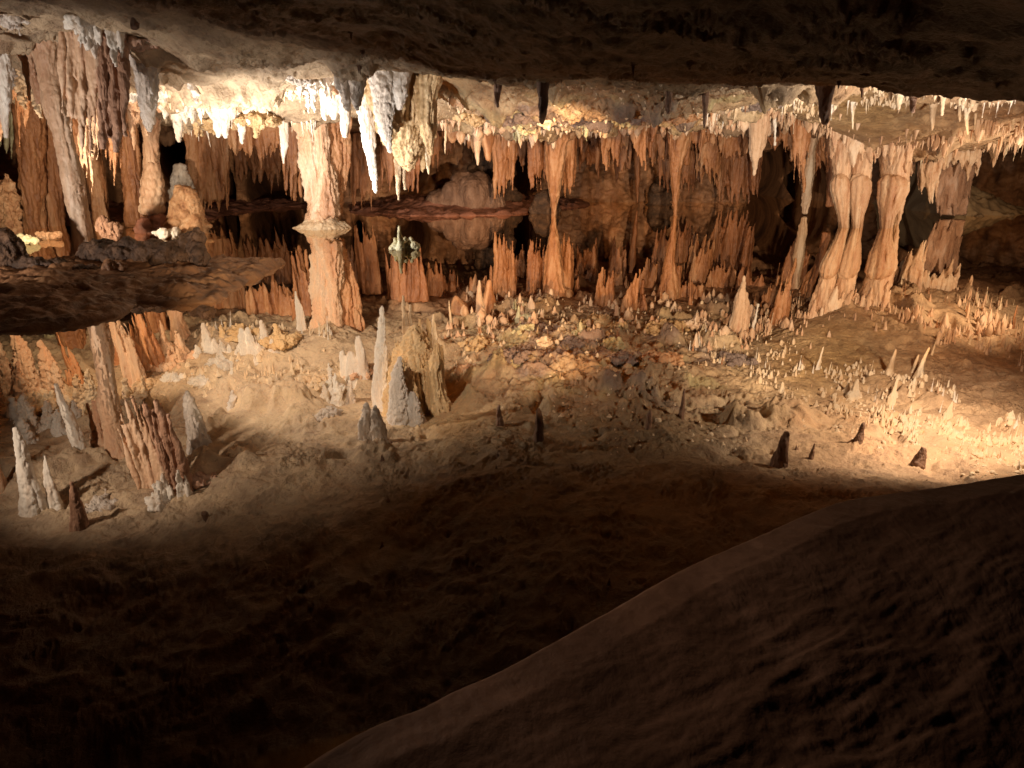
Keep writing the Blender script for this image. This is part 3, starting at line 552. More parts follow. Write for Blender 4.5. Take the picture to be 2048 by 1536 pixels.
CU = [(990, 1028, 14.4, 235, [(990, 402), (1028, 398)], 'orange', 'straight fluted orange curtain left of the black gap', 4, 4, 360),
      (1058, 1096, 14.6, 255, [(1058, 388), (1096, 385)], 'rust', 'thin brown fluted curtain right of the black gap', 5, 6, None),
      (1122, 1150, 14.4, 275, [(1122, 390), (1148, 402)], 'orange', 'orange drapery ending in a blunt drip right of the tapering column', 3, 8, None),
      (1204, 1240, 13.6, 250, [(1204, 330), (1215, 345), (1240, 330)], 'orange', 'short orange drapery with pointed drips right of centre', 5, 8, None),
      (1264, 1306, 13.4, 245, [(1264, 300), (1289, 348), (1306, 300)], 'orange', 'orange drapery drawn to one sharp point over the thin brown column', 5, 6, None),
      (1306, 1340, 15.5, 285, [(1306, 322), (1340, 332)], 'rust', 'row of short brown drips between the two orange draperies', 6, 8, None),
      (1378, 1432, 14.2, 255, [(1378, 300), (1400, 305), (1432, 295)], 'orange', 'short ragged orange drapery right of the water-touching point', 8, 10, None),
      (1362, 1402, 16.2, 330, [(1362, 392), (1402, 388)], 'rust', 'brown organ-pipe curtain low on the back wall', 6, 5, None),
      (1436, 1502, 16.4, 310, [(1436, 408), (1502, 412)], 'rust', 'wide rust coloured organ-pipe curtain reaching the water', 8, 2, 370),
      (1582, 1618, 12.5, 235, [(1582, 330), (1592, 372), (1602, 394), (1618, 330)], 'orange', 'orange drapery with long points right of the black cave mouth', 5, 5, None),
      (1838, 1882, 13.2, 325, [(1838, 380), (1860, 412), (1882, 400)], 'pink', 'dull pink fluted curtain right of the bulging columns', 5, 6, None),
      (1150, 1204, 15.8, 262, [(1150, 300), (1175, 290), (1204, 310)], 'rust', 'brown ragged drips high on the dark wall right of the tapering column', 8, 12, None),
      (1690, 1668, 13, 0, None, None, None, 0, 0, None)][:-1]
CU += [(1320, 1362, 15.8, 300, [(1320, 380), (1362, 390)], 'rust', 'thin brown pipes on the back wall left of the water-touching pinkish column', 6, 12, None),
       (1402, 1440, 15.2, 290, [(1402, 350), (1440, 380)], 'orange', 'orange drapery low on the back wall left of the organ-pipe curtain', 6, 14, None),
       (1500, 1520, 15.5, 300, [(1500, 400), (1520, 395)], 'rust', 'narrow brown pipes at the left lip of the black cave mouth', 3, 5, None),
       (1240, 1266, 15.2, 265, [(1240, 320), (1266, 305)], 'orange', 'small orange drips high between two pointed draperies', 4, 12, None),
       (1560, 1584, 13.6, 240, [(1560, 300), (1584, 330)], 'orange', 'orange drips over the top of the black cave mouth', 4, 12, None),
       (1884, 1960, 13.4, 300, [(1884, 350), (1915, 340), (1935, 362), (1960, 345)], 'pink', 'ragged pinkish drips above the rounded dark drapery', 9, 14, None),
       (870, 905, 14.8, 250, [(870, 300), (905, 320)], 'rust', 'brown drips in the shade behind the orange teardrop', 5, 12, None),
       (765, 840, 13.6, 300, [(765, 390), (800, 380), (840, 396)], 'rust', 'dim brown drapery behind the hanging spears nearly touching the water', 9, 10, None),
       (936, 990, 14.6, 250, [(936, 300), (970, 310), (990, 330)], 'orange', 'orange drapery behind the pointed pinkish stalactite', 6, 16, None)]
CU += [(1160, 1200, 16.0, 290, [(1160, 350), (1180, 340), (1200, 365)], 'rust', 'rust drapery low in the shade between the tapering column and the short pointed drips', 5, 14, None),
       (1232, 1262, 15.6, 280, [(1232, 372), (1262, 340)], 'rust', 'dark rust drapery behind the short pointed drips', 5, 14, None),
       (1296, 1330, 15.0, 265, [(1296, 330), (1330, 356)], 'orange', 'long uneven orange drapery right of the single sharp point', 5, 16, None),
       (1392, 1442, 15.8, 270, [(1392, 380), (1420, 362), (1442, 392)], 'orange', 'wide orange drapery hanging behind the short ragged one', 7, 14, None),
       (1440, 1500, 14.9, 262, [(1440, 318), (1470, 332), (1500, 318)], 'orange', 'orange drapery overhanging the top of the organ-pipe curtain', 9, 12, None),
       (1500, 1560, 14.8, 255, [(1500, 330), (1530, 310), (1560, 300)], 'rust', 'ragged rust drapery across the top of the black cave mouth', 8, 14, None),
       (1596, 1640, 15.2, 280, [(1596, 390), (1620, 350), (1640, 372)], 'rust', 'rust drapery deep behind the small hourglass column', 6, 14, None),
       (1640, 1668, 14.0, 275, [(1640, 345), (1668, 380)], 'orange', 'orange drips tucked against the leftmost bulging column', 4, 14, None),
       (1816, 1842, 13.4, 290, [(1816, 370), (1842, 350)], 'pink', 'pinkish drips tucked against the rightmost bulging column', 4, 14, None),
       (840, 880, 14.4, 240, [(840, 330), (880, 352)], 'rust', 'rust drapery in the shade right of the pointed right spear', 5, 16, None),
       (1028, 1058, 16.0, 250, [(1028, 330), (1058, 350)], 'rust', 'faint rust drapery inside the central black gap', 4, 16, None),
       (640, 704, 14.6, 240, [(640, 390), (680, 380), (704, 350)], 'rust', 'rust drapery in the shade behind the right side of the big pillar', 8, 14, None),
       (470, 560, 15.4, 300, [(470, 370), (500, 350), (530, 392), (560, 380)], 'rust', 'dim rust drapery framing the dark gap left of the orange curtain', 10, 18, None)]
for i, (x0, x1, d_, yt, env, m_, lb, n_, j_, sht) in enumerate(CU):
    curtain('flowstone_curtain', d_, x0, x1, yt, env, m_, lb, n=n_, seed=60 + i, jit=j_, sheet=sht, flute=0.03, lump=0.012)
thing('flowstone_column', [([(1118, 255, 60), (1112, 290, 44), (1110, 340, 36), (1108, 390, 20), (1107, 432, 9)], {'down': 0.08}), [(1140, 270, 30), (1120, 290, 20)]], 14.2, 'orange', 'orange column tapering down to a point that touches the water at centre', 'column', flute=0.035)
thing('flowstone_column', [([(1360, 250, 56), (1358, 290, 40), (1352, 340, 24), (1351, 390, 16), (1350, 428, 9)], {'down': 0.08}), [(1342, 255, 16), (1342, 310, 6)], [(1376, 255, 18), (1374, 330, 8)]], 14.2, 'orange', 'pinkish orange column drawn down to the water right of centre', 'column', flute=0.035)
# boulders on the far shore
lumps('boulder', 930, 425, 15.4, 170, 66, 'dimrock', 'triangular brown mound on the rose shore behind the hanging cluster', 'rock mound', 12, 51, 0.3, taper=0.9)
lumps('boulder', 985, 400, 16.2, 110, 110, 'darkrock', 'dark knobbly rock mass behind the straight fluted curtain', 'rock mound', 60, 52, 0.22, taper=0.5)
lumps('boulder', 1318, 406, 17.0, 62, 54, 'darkrock', 'rounded arch-topped boulder at the far waterline', 'rock', 8, 53, 0.3, taper=0.5)
lumps('boulder', 1090, 425, 14.8, 70, 40, 'darkrock', 'low knobbly dark rock at the foot of the tapering column', 'rock', 30, 54, 0.2)

# right side
thing('stalactite', [[(1514, 205, 38), (1513, 250, 32), (1510, 300, 20), (1508, 352, 4)], [(1532, 210, 20), (1530, 260, 14), (1527, 300, 4)], [(1524, 210, 26), (1522, 250, 18), (1519, 315, 5)]], 12.4, 'pink', 'large pale orange spear with fused side tips left of the black cave mouth', 'stalactite', flute=0.03)
thing('stalactite', [[(1550, 215, 9), (1550, 255, 7), (1549, 292, 3)]], 12.3, 'white', 'thin white stalactite right of the large pale orange spear', 'stalactite')
thing('flowstone_column', [([(1622, 310, 14), (1618, 345, 22), (1613, 385, 18), (1610, 420, 12)], {'down': 0.08})], 14.4, 'pink', 'small hourglass column standing in the water before the black cave mouth', 'column')
thing('flowstone_column', [([(1655, 290, 10), (1662, 350, 14), (1660, 400, 16)], {'down': 0.12})], 13.6, 'rust', 'slim brown column half hidden left of the bulging columns', 'column')
TC = [((1681, 36), (1688, 20), 'bulging pinkish column rising from the water, leftmost of the three'),
      ((1721, 40), (1714, 21), 'middle one of the three bulging pinkish columns in the water'),
      ((1786, 56), (1772, 25), 'bulging pinkish column rising from the water, rightmost of the three')]
for i, ((xb, wb), (xf, wf), lb) in enumerate(TC):
    rt = empty('flowstone_column', P(xf, 456, 12.3), lb, 'column', 'three bulging columns')
    thing('stem', [[(xb + 4, 280, wb * 1.15), (xb + 3, 320, wb * 1.0), (xb + 2, 350, wb * .9), (xb, 385, wb * .8), (xb * .6 + xf * .4, 415, wb * .4)], [(xb - wb * .3, 285, 12), (xb - wb * .28, 350, 9)], [(xb + wb * .5, 285, 14), (xb + wb * .45, 360, 8)]], 12.35, 'pink', 'paler upper stem', None, parent=rt, flute=0.024, ff=11.0, lump=0.006, vox=0.011, wob=0.003, it=2)
    ex = [([(xb, 343, wb * .3), (xb, 348, wb * .62), (xb, 358, wb * .9), (xb, 372, wb), (xb * .6 + xf * .4, 400, wb * .85), (xb * .2 + xf * .8, 430, wf * 1.15), (xf, 458, wf)], {'up': 0, 'down': 0.12})]
    for k in range(11):
        th = k * 2 * math.pi / 11 + 0.3 + i; cx_ = math.cos(th); dz = -math.sin(th) * W(1, 400, 12.3); tw = 0.24 * wb
        ex.append(([(xb + cx_ * wb * .30, 350 + 3 * (k % 3), tw * .7), (xb + cx_ * wb * .46, 364, tw), (xb + cx_ * wb * .46, 382, tw), (xb * .6 + xf * .4 + cx_ * wb * .38, 404, tw * .85), (xb * .2 + xf * .8 + cx_ * wf * .5, 432, tw * .6), (xf + cx_ * wf * .36, 458, tw * .45)], {'up': 0, 'down': 0.1, 'd': 12.3 + dz * wb * .40}))
    thing('bulging_foot', ex, 12.3, 'foot', 'domed orange foot tapering down to the water', None, parent=rt, flute=0.008, ff=14.0, lump=0.006, vox=0.010, wob=0.002, it=1)
curtain('hanging_drapery', 12.2, 1664, 1820, 262, [(1664, 325), (1680, 330), (1700, 335), (1720, 328), (1745, 350), (1756, 335), (1785, 325), (1820, 352)], 'pink', 'pale fringe of fused drips joining the tops of the three bulging columns', n=17, seed=81, jit=16, flute=0.03, wob=0.006)
thing('flowstone_column', [([(1815, 300, 24), (1808, 380, 16), (1792, 452, 8)], {'down': 0.1})], 12.7, 'pink', 'thin pinkish column leaning behind the rightmost bulging column', 'column')
curtain('fluted_flowstone', 14.0, 1872, 1938, 355, [(1872, 430), (1900, 442), (1938, 425)], 'brown', 'rounded dark fluted drapery low over the water at the right', n=9, seed=83, jit=4, sheet=430)
# tan slope at the far right
gx, gy = np.meshgrid(np.linspace(7.9, 14, 200), np.linspace(13.6, 18.5, 170), indexing='ij'); q = np.c_[gx.ravel(), gy.ravel(), np.zeros(gx.size)]
wq = q + 0.3 * np.c_[fbm(q, 0.9, 3, 3.0), fbm(q, 0.9, 3, 6.0), q[:, 2]]
q[:, 2] = (1.0 - 0.52 * (wq[:, 0] - 8.7)) * smooth(-0.2, 1.9, wq[:, 1] - 14.1 - 0.25 * (wq[:, 0] - 8.7)) * smooth(8.1, 8.9, wq[:, 0]) - 0.12 + 0.16 * fbm(wq, 1.6, 4, 8.0, kind=1) * smooth(8.0, 8.8, wq[:, 0]) + 0.03 * fbm(wq, 8, 4, 9.0)
tag(link('sandy_hill', q, grid_faces(200, 170), M['sand']), kind='structure')
# knobs and popcorn masses hanging from the ceiling (positions read off the mirrored ceiling)
def knob(rx, ry, wpx, hang, material, label, seed, n=22, spikes=0, group=None, name='popcorn_cluster', cat='ceiling formation'):
    a, t, dn = ray(rx, ry); d = 10.0
    for _ in range(12): d = 0.5 * d + 0.5 * (H + float(ceil_z(a * d, d, False)[0])) / -t
    x = a * d; z = float(ceil_z(x, d, False)[0]); hw = wpx / dn * d / 2; rn = random.Random(seed); sh = Shell()
    sh.blob((x, d, z + .02), (hw * .8, hw * .8, hang * .5))
    for i in range(n):
        th = rn.uniform(0, 6.283); r = hw * rn.uniform(.1, 1) ; u_ = 1 - r / hw
        b = hw * rn.uniform(.07, .22); sh.blob((x + math.cos(th) * r, d + math.sin(th) * r, z - hang * u_ * rn.uniform(.3, 1) ), (b, b, b * rn.uniform(.7, 1.4)))
        sh.blob((x + math.cos(th) * r * .6, d + math.sin(th) * r * .6, z), (b * 1.2, b * 1.2, hang * .5 * u_ + .04))
    for i in range(spikes):
        th = rn.uniform(0, 6.283); r = hw * rn.uniform(0, .75); L_ = hang * rn.uniform(.9, 1.9); b = hw * rn.uniform(.16, .3)
        sh.tube([(x + math.cos(th) * r, d + math.sin(th) * r, z + .1 - (L_ + .1) * q_) for q_ in (0, .25, .5, .75, 1)], [b, b * .8, b * .55, b * .35, b * .12], 10)
    ob = organic(name, sh, 0.0125, M[material], (x, d, z), it=2, flute=0.006, lump=0.036, lf=10, fine=0.012); tag(ob, label, cat, group)
KN = [(662, 775, 60, .22, 'white', 'bright white cone with a spreading foot left of the hanging cluster in the mirror', 1, 10, 3), (712, 752, 80, .10, 'pink', 'lilac and pink crust around the stubby white pair', 2, 24, 2),
      (610, 765, 90, .06, 'cream', 'flat cream slab of crust on the brightest ceiling patch', 3, 20, 0), (530, 770, 50, .10, 'cream', 'rounded orange-cream knob with small lumps on the bright ceiling', 4, 18, 0),
      (400, 765, 46, .12, 'white', 'white knobbly popcorn pillar base left of the curled stalactites', 5, 20, 2), (440, 730, 70, .16, 'white', 'forked white mass with blunt fingers on the bright ceiling', 6, 18, 4),
      (345, 758, 44, .10, 'white', 'small pitted white knob at the foot of the big pale cone', 7, 20, 1), (300, 770, 70, .07, 'cream', 'low cream crust behind the broken curtain', 8, 24, 1),
      (330, 725, 130, .30, 'pink', 'big pale pitted cone flaring round the beaded-foot column', 9, 26, 5), (250, 700, 70, .18, 'cream', 'pale ragged mass left of the big pitted cone', 10, 22, 3),
      (60, 810, 130, .12, 'cream', 'ragged cream crust at the left above the bank', 11, 30, 6), (480, 690, 90, .12, 'tan', 'tan rough crust between the fringe stalactites', 12, 26, 4),
      (560, 690, 90, .14, 'tan', 'tan rough mass left of the pillar in the mirror', 13, 28, 5), (655, 830, 70, .05, 'grey', 'low knobbly grey crust on the sandy coloured ceiling', 14, 26, 0),
      (205, 880, 60, .16, 'pink', 'orange knobs at the root of the leaning pink column', 15, 20, 2), (400, 960, 70, .05, 'brown', 'pitted brown crust on the near left ceiling', 16, 18, 0), (480, 905, 50, .05, 'cream', 'small pale crust on the dim near ceiling', 17, 16, 1),
      (330, 1000, 90, .10, 'white', 'chalky white crust at the root of the broken curtain', 18, 20, 5), (205, 1010, 70, .08, 'grey', 'grey crust left of the broken curtain root', 19, 20, 4),
      (1140, 690, 70, .12, 'purple', 'purple-grey popcorn boulder on the rough centre ceiling', 20, 50, 0), (1245, 720, 64, .09, 'purple', 'second purple-grey popcorn patch beside the greenish boulder', 21, 46, 0),
      (1228, 690, 52, .15, 'green', 'greenish cream boulder with rounded knobs on the rough ceiling', 22, 18, 0), (1465, 722, 88, .06, 'purple', 'flat purple-grey popcorn patch left of the yellow ceiling', 23, 50, 0),
      (1045, 665, 60, .18, 'green', 'smooth pale green and white boulder at centre ceiling', 24, 9, 1), (1090, 685, 44, .12, 'cream', 'rounded tan boulder right of the pale green one', 25, 10, 0),
      (1160, 665, 46, .14, 'green', 'small pale green knob behind the purple popcorn boulder', 26, 14, 2), (930, 740, 50, .10, 'pink', 'pinkish white crust right of the hanging cluster', 27, 20, 1),
      (850, 745, 60, .14, 'tan', 'rough tan crust at the right foot of the hanging cluster', 28, 22, 2), (960, 690, 80, .10, 'tan', 'tan ragged crust before the orange teardrop', 29, 30, 1),
      (1320, 660, 110, .10, 'tan', 'brown-yellow rubble crust over the orange draperies', 30, 40, 3), (1200, 650, 90, .12, 'tan', 'tan rubble crust under the pointed draperies', 31, 34, 4), (1390, 650, 60, .12, 'pink', 'pinkish white curled crust left of the large pale spear', 32, 22, 5),
      (1020, 715, 90, .08, 'purple', 'brown popcorn crust beside the pale green boulder', 35, 44, 0),
      (1330, 720, 90, .06, 'lump', 'brown popcorn crust left of the flat purple patch', 36, 40, 0)]
for (x_, y_, w_, h_, m_, lb, sd_, n_, sp_) in KN: knob(x_, y_, w_, h_, m_, lb, sd_, n_, sp_)

# near dark stalactites
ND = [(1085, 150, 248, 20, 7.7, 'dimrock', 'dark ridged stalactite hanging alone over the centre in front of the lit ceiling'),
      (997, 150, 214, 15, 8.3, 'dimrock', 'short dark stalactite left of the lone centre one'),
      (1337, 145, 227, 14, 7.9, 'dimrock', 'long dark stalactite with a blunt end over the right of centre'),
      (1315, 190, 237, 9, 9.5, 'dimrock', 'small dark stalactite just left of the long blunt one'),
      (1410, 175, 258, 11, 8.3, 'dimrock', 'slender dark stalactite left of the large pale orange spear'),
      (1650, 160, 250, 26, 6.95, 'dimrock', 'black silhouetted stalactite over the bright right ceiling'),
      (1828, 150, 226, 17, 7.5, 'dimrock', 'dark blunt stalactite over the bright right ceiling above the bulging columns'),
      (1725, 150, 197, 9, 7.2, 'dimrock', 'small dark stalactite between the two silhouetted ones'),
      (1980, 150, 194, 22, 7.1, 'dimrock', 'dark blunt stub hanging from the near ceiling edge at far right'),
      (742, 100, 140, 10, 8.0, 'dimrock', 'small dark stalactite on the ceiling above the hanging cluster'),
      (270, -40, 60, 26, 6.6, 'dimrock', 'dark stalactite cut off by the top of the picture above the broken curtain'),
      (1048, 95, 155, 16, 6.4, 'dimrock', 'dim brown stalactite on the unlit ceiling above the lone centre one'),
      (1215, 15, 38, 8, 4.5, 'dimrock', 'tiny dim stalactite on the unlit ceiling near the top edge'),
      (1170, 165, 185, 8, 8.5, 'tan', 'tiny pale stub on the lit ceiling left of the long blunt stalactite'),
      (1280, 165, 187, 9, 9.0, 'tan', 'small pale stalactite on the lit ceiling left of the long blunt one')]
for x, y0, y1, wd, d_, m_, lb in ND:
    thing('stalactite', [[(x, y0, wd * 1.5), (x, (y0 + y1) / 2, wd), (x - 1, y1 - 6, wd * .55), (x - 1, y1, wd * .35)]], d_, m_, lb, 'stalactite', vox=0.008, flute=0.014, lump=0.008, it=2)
RW = [(1706, 185, 259, 9, 10.3, 'long white needle stalactite on the bright yellow ceiling'), (1866, 195, 261, 11, 10.1, 'long cream stalactite in the middle of the bright right ceiling'), (1800, 180, 220, 16, 9.4, 'stout cream stalactite on the bright ceiling beside the dark blunt one'),
      (1935, 195, 270, 11, 10.0, 'long cream stalactite with a broad root on the bright ceiling at right'), (1922, 190, 245, 9, 10.2, 'thin cream stalactite just left of the broad-rooted one'), (1780, 180, 215, 8, 9.6, 'short cream stalactite left of the stout one'),
      (1632, 185, 208, 7, 9.5, 'little cream stalactite left of the black silhouetted one'), (1885, 185, 232, 8, 9.2, 'cream stalactite between the two long cream ones'), (2022, 175, 208, 9, 8.6, 'white stalactite near the right frame edge'), (1950, 215, 262, 5, 10.6, 'hair-thin cream straw right of the broad-rooted stalactite'), (2026, 230, 262, 6, 11.0, 'thin cream straw near the right frame edge')]
for x, y0, y1, wd, d_, lb in RW:
    thing('stalactite', [[(x, y0, wd * 2.2), (x, y0 + (y1 - y0) * .3, wd * 1.1), (x - 1, y0 + (y1 - y0) * .7, wd * .7), (x - 1, y1, wd * .3)]], d_, 'cream', lb, 'stalactite', vox=0.008, flute=0.01, lump=0.006, it=2, group='long stalactites of the bright right ceiling')

# small straws: a few shapes, copied
def straw_mesh(seed, material, fat=1.0):
    rnd = random.Random(seed); k, n = 14, 9; v = []; f = []
    def one(ox, oy, ln, ft, blunt):
        bx, by = ox, oy; o0 = len(v); lx, ly = rnd.uniform(-.03, .03), rnd.uniform(-.03, .03); nb = rnd.uniform(0, 6)
        for i in range(k):
            t = i / (k - 1); r = (0.20 * (1 - t) ** 2.2 + 0.07 * (1 - t * (0.45 if blunt else 1)) + 0.008 + 0.018 * math.sin(t * 14 + nb)) * ft * rnd.uniform(.82, 1.2); bx += lx * t; by += ly * t
            r = max(r, 0.006)
            for j in range(n):
                th = j * 2 * math.pi / n; rr = r * rnd.uniform(.75, 1.2); v.append((bx + math.cos(th) * rr, by + math.sin(th) * rr, 0.25 - (0.25 + ln) * t))
        v.append((bx, by, -ln - 0.01))
        for i in range(k - 1):
            for j in range(n): a = o0 + i * n + j; b = o0 + i * n + (j + 1) % n; f.append((a, a + n, b + n, b))
        for j in range(n): f.append((o0 + (k - 1) * n + j, o0 + k * n, o0 + (k - 1) * n + (j + 1) % n))
    one(0, 0, 1.0, fat, seed % 3 == 0)
    for q_ in range(seed % 4): a_ = rnd.uniform(0, 6.28); one(math.cos(a_) * .2 * fat, math.sin(a_) * .2 * fat, rnd.uniform(.25, .7), fat * .7, rnd.random() < .5)
    me = bpy.data.meshes.new('small_stalactite'); me.from_pydata(v, [], f); me.polygons.foreach_set('use_smooth', [True] * len(f)); me.update(); me.materials.append(M[material]); return me
straws = {m_: [straw_mesh(i * 7 + 1, m_, ft) for i, ft in enumerate((0.7, 0.9, 1.0, 1.2, 1.5, 0.8, 1.3, 1.9))] for m_ in ('cream', 'white', 'orange', 'green', 'tan', 'pink', 'dimrock')}
protos = {}
for m_, ml in straws.items():
    protos[m_] = []
rnd = random.Random(99)
def ceilpos(rx, ry):
    a, t, dn = ray(rx, ry); d = np.full(np.shape(rx), 10.0)
    for _ in range(14): d = 0.5 * d + 0.5 * np.clip((H + ceil_base(a * d, d)) / -t, 3, 20)
    return a * d, d
def band(p0, p1, hw, n, clumps, rs, sig=14):
    cl = rs.rand(clumps); off = rs.uniform(-1, 1, clumps) * hw; ci = rs.randint(0, clumps, n)
    L_ = math.hypot(p1[0] - p0[0], p1[1] - p0[1]); u_ = np.array([p1[0] - p0[0], p1[1] - p0[1]]) / L_; v_ = np.array([-u_[1], u_[0]])
    s1 = cl[ci] * L_ + rs.normal(0, sig, n); s2 = off[ci] + rs.normal(0, sig * .45, n)
    return ceilpos(p0[0] + u_[0] * s1 + v_[0] * s2, p0[1] + u_[1] * s1 + v_[1] * s2)
_brs = np.random.RandomState(12)
def strew(n, xr, dr, hr, mats, label, group, fat=(0.7, 1.3), clump=0):
    cen = [(rnd.uniform(*xr), rnd.uniform(*dr)) for _ in range(clump)] if isinstance(clump, int) and clump else None
    X, Y = [], []
    for i in range(0 if isinstance(clump, tuple) else n):
        if cen: c = rnd.choice(cen); px = c[0] + rnd.gauss(0, (xr[1] - xr[0]) * .05); d_ = c[1] + rnd.gauss(0, (dr[1] - dr[0]) * .07)
        else: px = rnd.uniform(*xr); d_ = rnd.uniform(*dr)
        X.append(ray(px, 230)[0] * d_); Y.append(d_)
    if isinstance(clump, tuple): X, Y = band(xr, dr, clump[0], n, clump[1], _brs)
    Z = ceil_z(X, Y)
    for x, y, z in zip(X, Y, Z):
        me = rnd.choice(straws[rnd.choice(mats)]); hgt = rnd.uniform(*hr) * rnd.uniform(.5, 1); o = bpy.data.objects.new('small_stalactite', me); sc.collection.objects.link(o)
        wdt = hgt * rnd.uniform(*fat) * 1.0; o.location = (x, y, float(z)); o.scale = (wdt, wdt, hgt); o.rotation_euler = (0, 0, rnd.uniform(0, 6.28)); tag(o, label, 'stalactite', group)
strew(70, (1440, 690), (2040, 905), (0.08, 0.27), ['cream', 'cream', 'white', 'pink'], 'little cream stalactite in the diagonal band dotting the bright ceiling at right', 'small stalactites of the bright right ceiling', (0.25, 0.5), (48, 30))
strew(24, (1600, 790), (2040, 960), (0.04, 0.12), ['cream', 'tan', 'pink'], 'small stub nearest the dark edge of the bright ceiling at right', 'small stubs by the dark ceiling edge', (0.5, 1.0), (35, 12))
strew(20, (1488, 682), (1652, 566), (0.14, 0.34), ['cream', 'pink', 'orange'], 'slim stalactite in the row along the ledge right of the large pale orange spear', 'row of slim stalactites along the ledge', (0.25, 0.45), (6, 14))
strew(60, (1790, 590), (2060, 690), (0.12, 0.40), ['pink', 'orange', 'cream'], 'thin stalactite in the dense orange fringe at the low right back ceiling', 'dense fringe at the low right ceiling', (0.2, 0.42), (52, 26))
strew(24, (1370, 1500), (10.5, 12.4), (0.08, 0.25), ['cream', 'white', 'orange'], 'small pale stalactite on the ceiling around the large orange spear', 'small stalactites around the large spear', (0.4, 0.9), 7)
strew(36, (900, 1420), (11.2, 13.2), (0.08, 0.26), ['orange', 'green', 'tan', 'orange'], 'small knobby stalactite on the rough ceiling above the orange curtains', 'small stalactites above the orange curtains', (0.35, 0.9), 12)
strew(14, (1000, 1500), (8.2, 10.5), (0.04, 0.12), ['tan', 'cream'], 'tiny tan stalactite on the rough lit ceiling at centre', 'tiny stalactites of the centre ceiling', (0.6, 1.2))
strew(34, (330, 620), (9.6, 11.8), (0.14, 0.36), ['white', 'cream'], 'small knobby white stalactite on the bright ceiling left of the pillar', 'small stalactites of the bright left ceiling', (0.25, 0.6), 9)
strew(26, (900, 1640), (13.2, 15.5), (0.2, 0.6), ['orange'], 'thin orange stalactite high in the shade of the back wall', 'thin stalactites of the back wall', (0.2, 0.5))
strew(26, (700, 2040), (4.6, 7.6), (0.03, 0.10), ['dimrock'], 'little dim drip on the unlit brown ceiling near the viewer', 'dim drips of the near ceiling', (0.4, 0.9))
# uncountable stubble of nubs on the ceiling: one object
def stubble(regions):
    V, Fc, off = [], [], 0
    n = 7; k = 5; th = np.arange(n) * 2 * np.pi / n
    bf = []
    for i in range(k - 1):
        for j in range(n): a = i * n + j; b = i * n + (j + 1) % n; bf.append((a, a + n, b + n, b))
    bf = np.array(bf); rs = np.random.RandomState(4)
    for (m, xr, dr, hr, fr_, cl) in regions:
        if isinstance(cl, tuple): px = np.zeros(m); d_ = px
        elif cl: cx = rs.uniform(*xr, cl); cd = rs.uniform(*dr, cl); ci = rs.randint(0, cl, m); px = cx[ci] + rs.normal(0, 16, m); d_ = cd[ci] + rs.normal(0, 0.22, m)
        else: px = rs.uniform(*xr, m); d_ = rs.uniform(*dr, m)
        X = (px - 1024) / (F * CP + 538 * SP) * d_
        if isinstance(cl, tuple): X, d_ = band(xr, dr, cl[0], m, cl[1], rs, cl[2])
        Z = ceil_z(X, d_) + 0.01
        for x, y, z in zip(X, d_, Z):
            h = rs.uniform(*hr) * rs.uniform(.4, 1); r = h * rs.uniform(*fr_); t = np.arange(k) / (k - 1)
            rr = r * np.where(rs.rand() < .4, (1 - t ** 3) ** .5, (1 - t) ** 0.9) * rs.uniform(.7, 1.3, k) + 0.002; v = np.zeros((k, n, 3)); v[..., 0] = x + rr[:, None] * np.cos(th) * rs.uniform(.8, 1.2, (k, n)); v[..., 1] = y + rr[:, None] * np.sin(th); v[..., 2] = (z - h * t)[:, None]
            V.append(v.reshape(-1, 3)); Fc.append(bf + off); off += k * n
    return np.concatenate(V), np.concatenate(Fc)
v_, f_ = stubble([(1100, (1440, 690), (2060, 910), (0.02, 0.13), (0.12, 0.4), (55, 80, 12)), (400, (1600, 800), (2060, 970), (0.01, 0.05), (0.3, 0.9), (45, 40, 14)), (350, (880, 1600), (10.5, 13.4), (0.02, 0.10), (0.2, 0.6), 50), (220, (300, 640), (9.6, 12), (0.03, 0.16), (0.15, 0.4), 30), (200, (1000, 1600), (7.6, 10), (0.01, 0.05), (0.3, 0.9), 40)])
tag(link('ceiling_stubble', v_, f_, M['cream']), kind='stuff')
v_, f_ = stubble([(300, (1790, 590), (2080, 700), (0.04, 0.3), (0.07, 0.25), (60, 60, 9)), (90, (1488, 682), (1652, 566), (0.04, 0.2), (0.1, 0.3), (8, 30, 7)), (160, (1640, 1840), (11.6, 12.6), (0.04, 0.2), (0.1, 0.25), 16), (500, (900, 1640), (11.5, 14.5), (0.03, 0.25), (0.15, 0.5), 60)])
tag(link('ceiling_stubble', v_, f_, M['pink']), kind='stuff')

# small islet with white knobs
sh = Shell(); c0 = G(808, 500); d0 = c0[1]
path = [(799, 452, 4), (799, 462, 8), (800, 478, 12), (801, 495, 18)]
path_tube(sh, path, d0, up=0, down=0.06)
for (x, y, r) in [(790, 492, 10), (812, 488, 9), (820, 484, 8), (828, 490, 9), (834, 494, 8), (806, 492, 12), (784, 497, 9), (818, 497, 12), (830, 499, 9), (810, 478, 6), (822, 478, 5), (790, 480, 6), (797, 499, 12)]:
    sh.blob(P(x, y, d0 + (x % 3) * .05), W(r, 480, d0) * 0.85)
organic_i = organic('knobby_islet', sh, 0.009, M['green'], c0, it=1, flute=0.0, lump=0.008, lf=20); tag(organic_i, 'tiny knobbly white and green islet with one finger, alone in the dark water', 'islet')

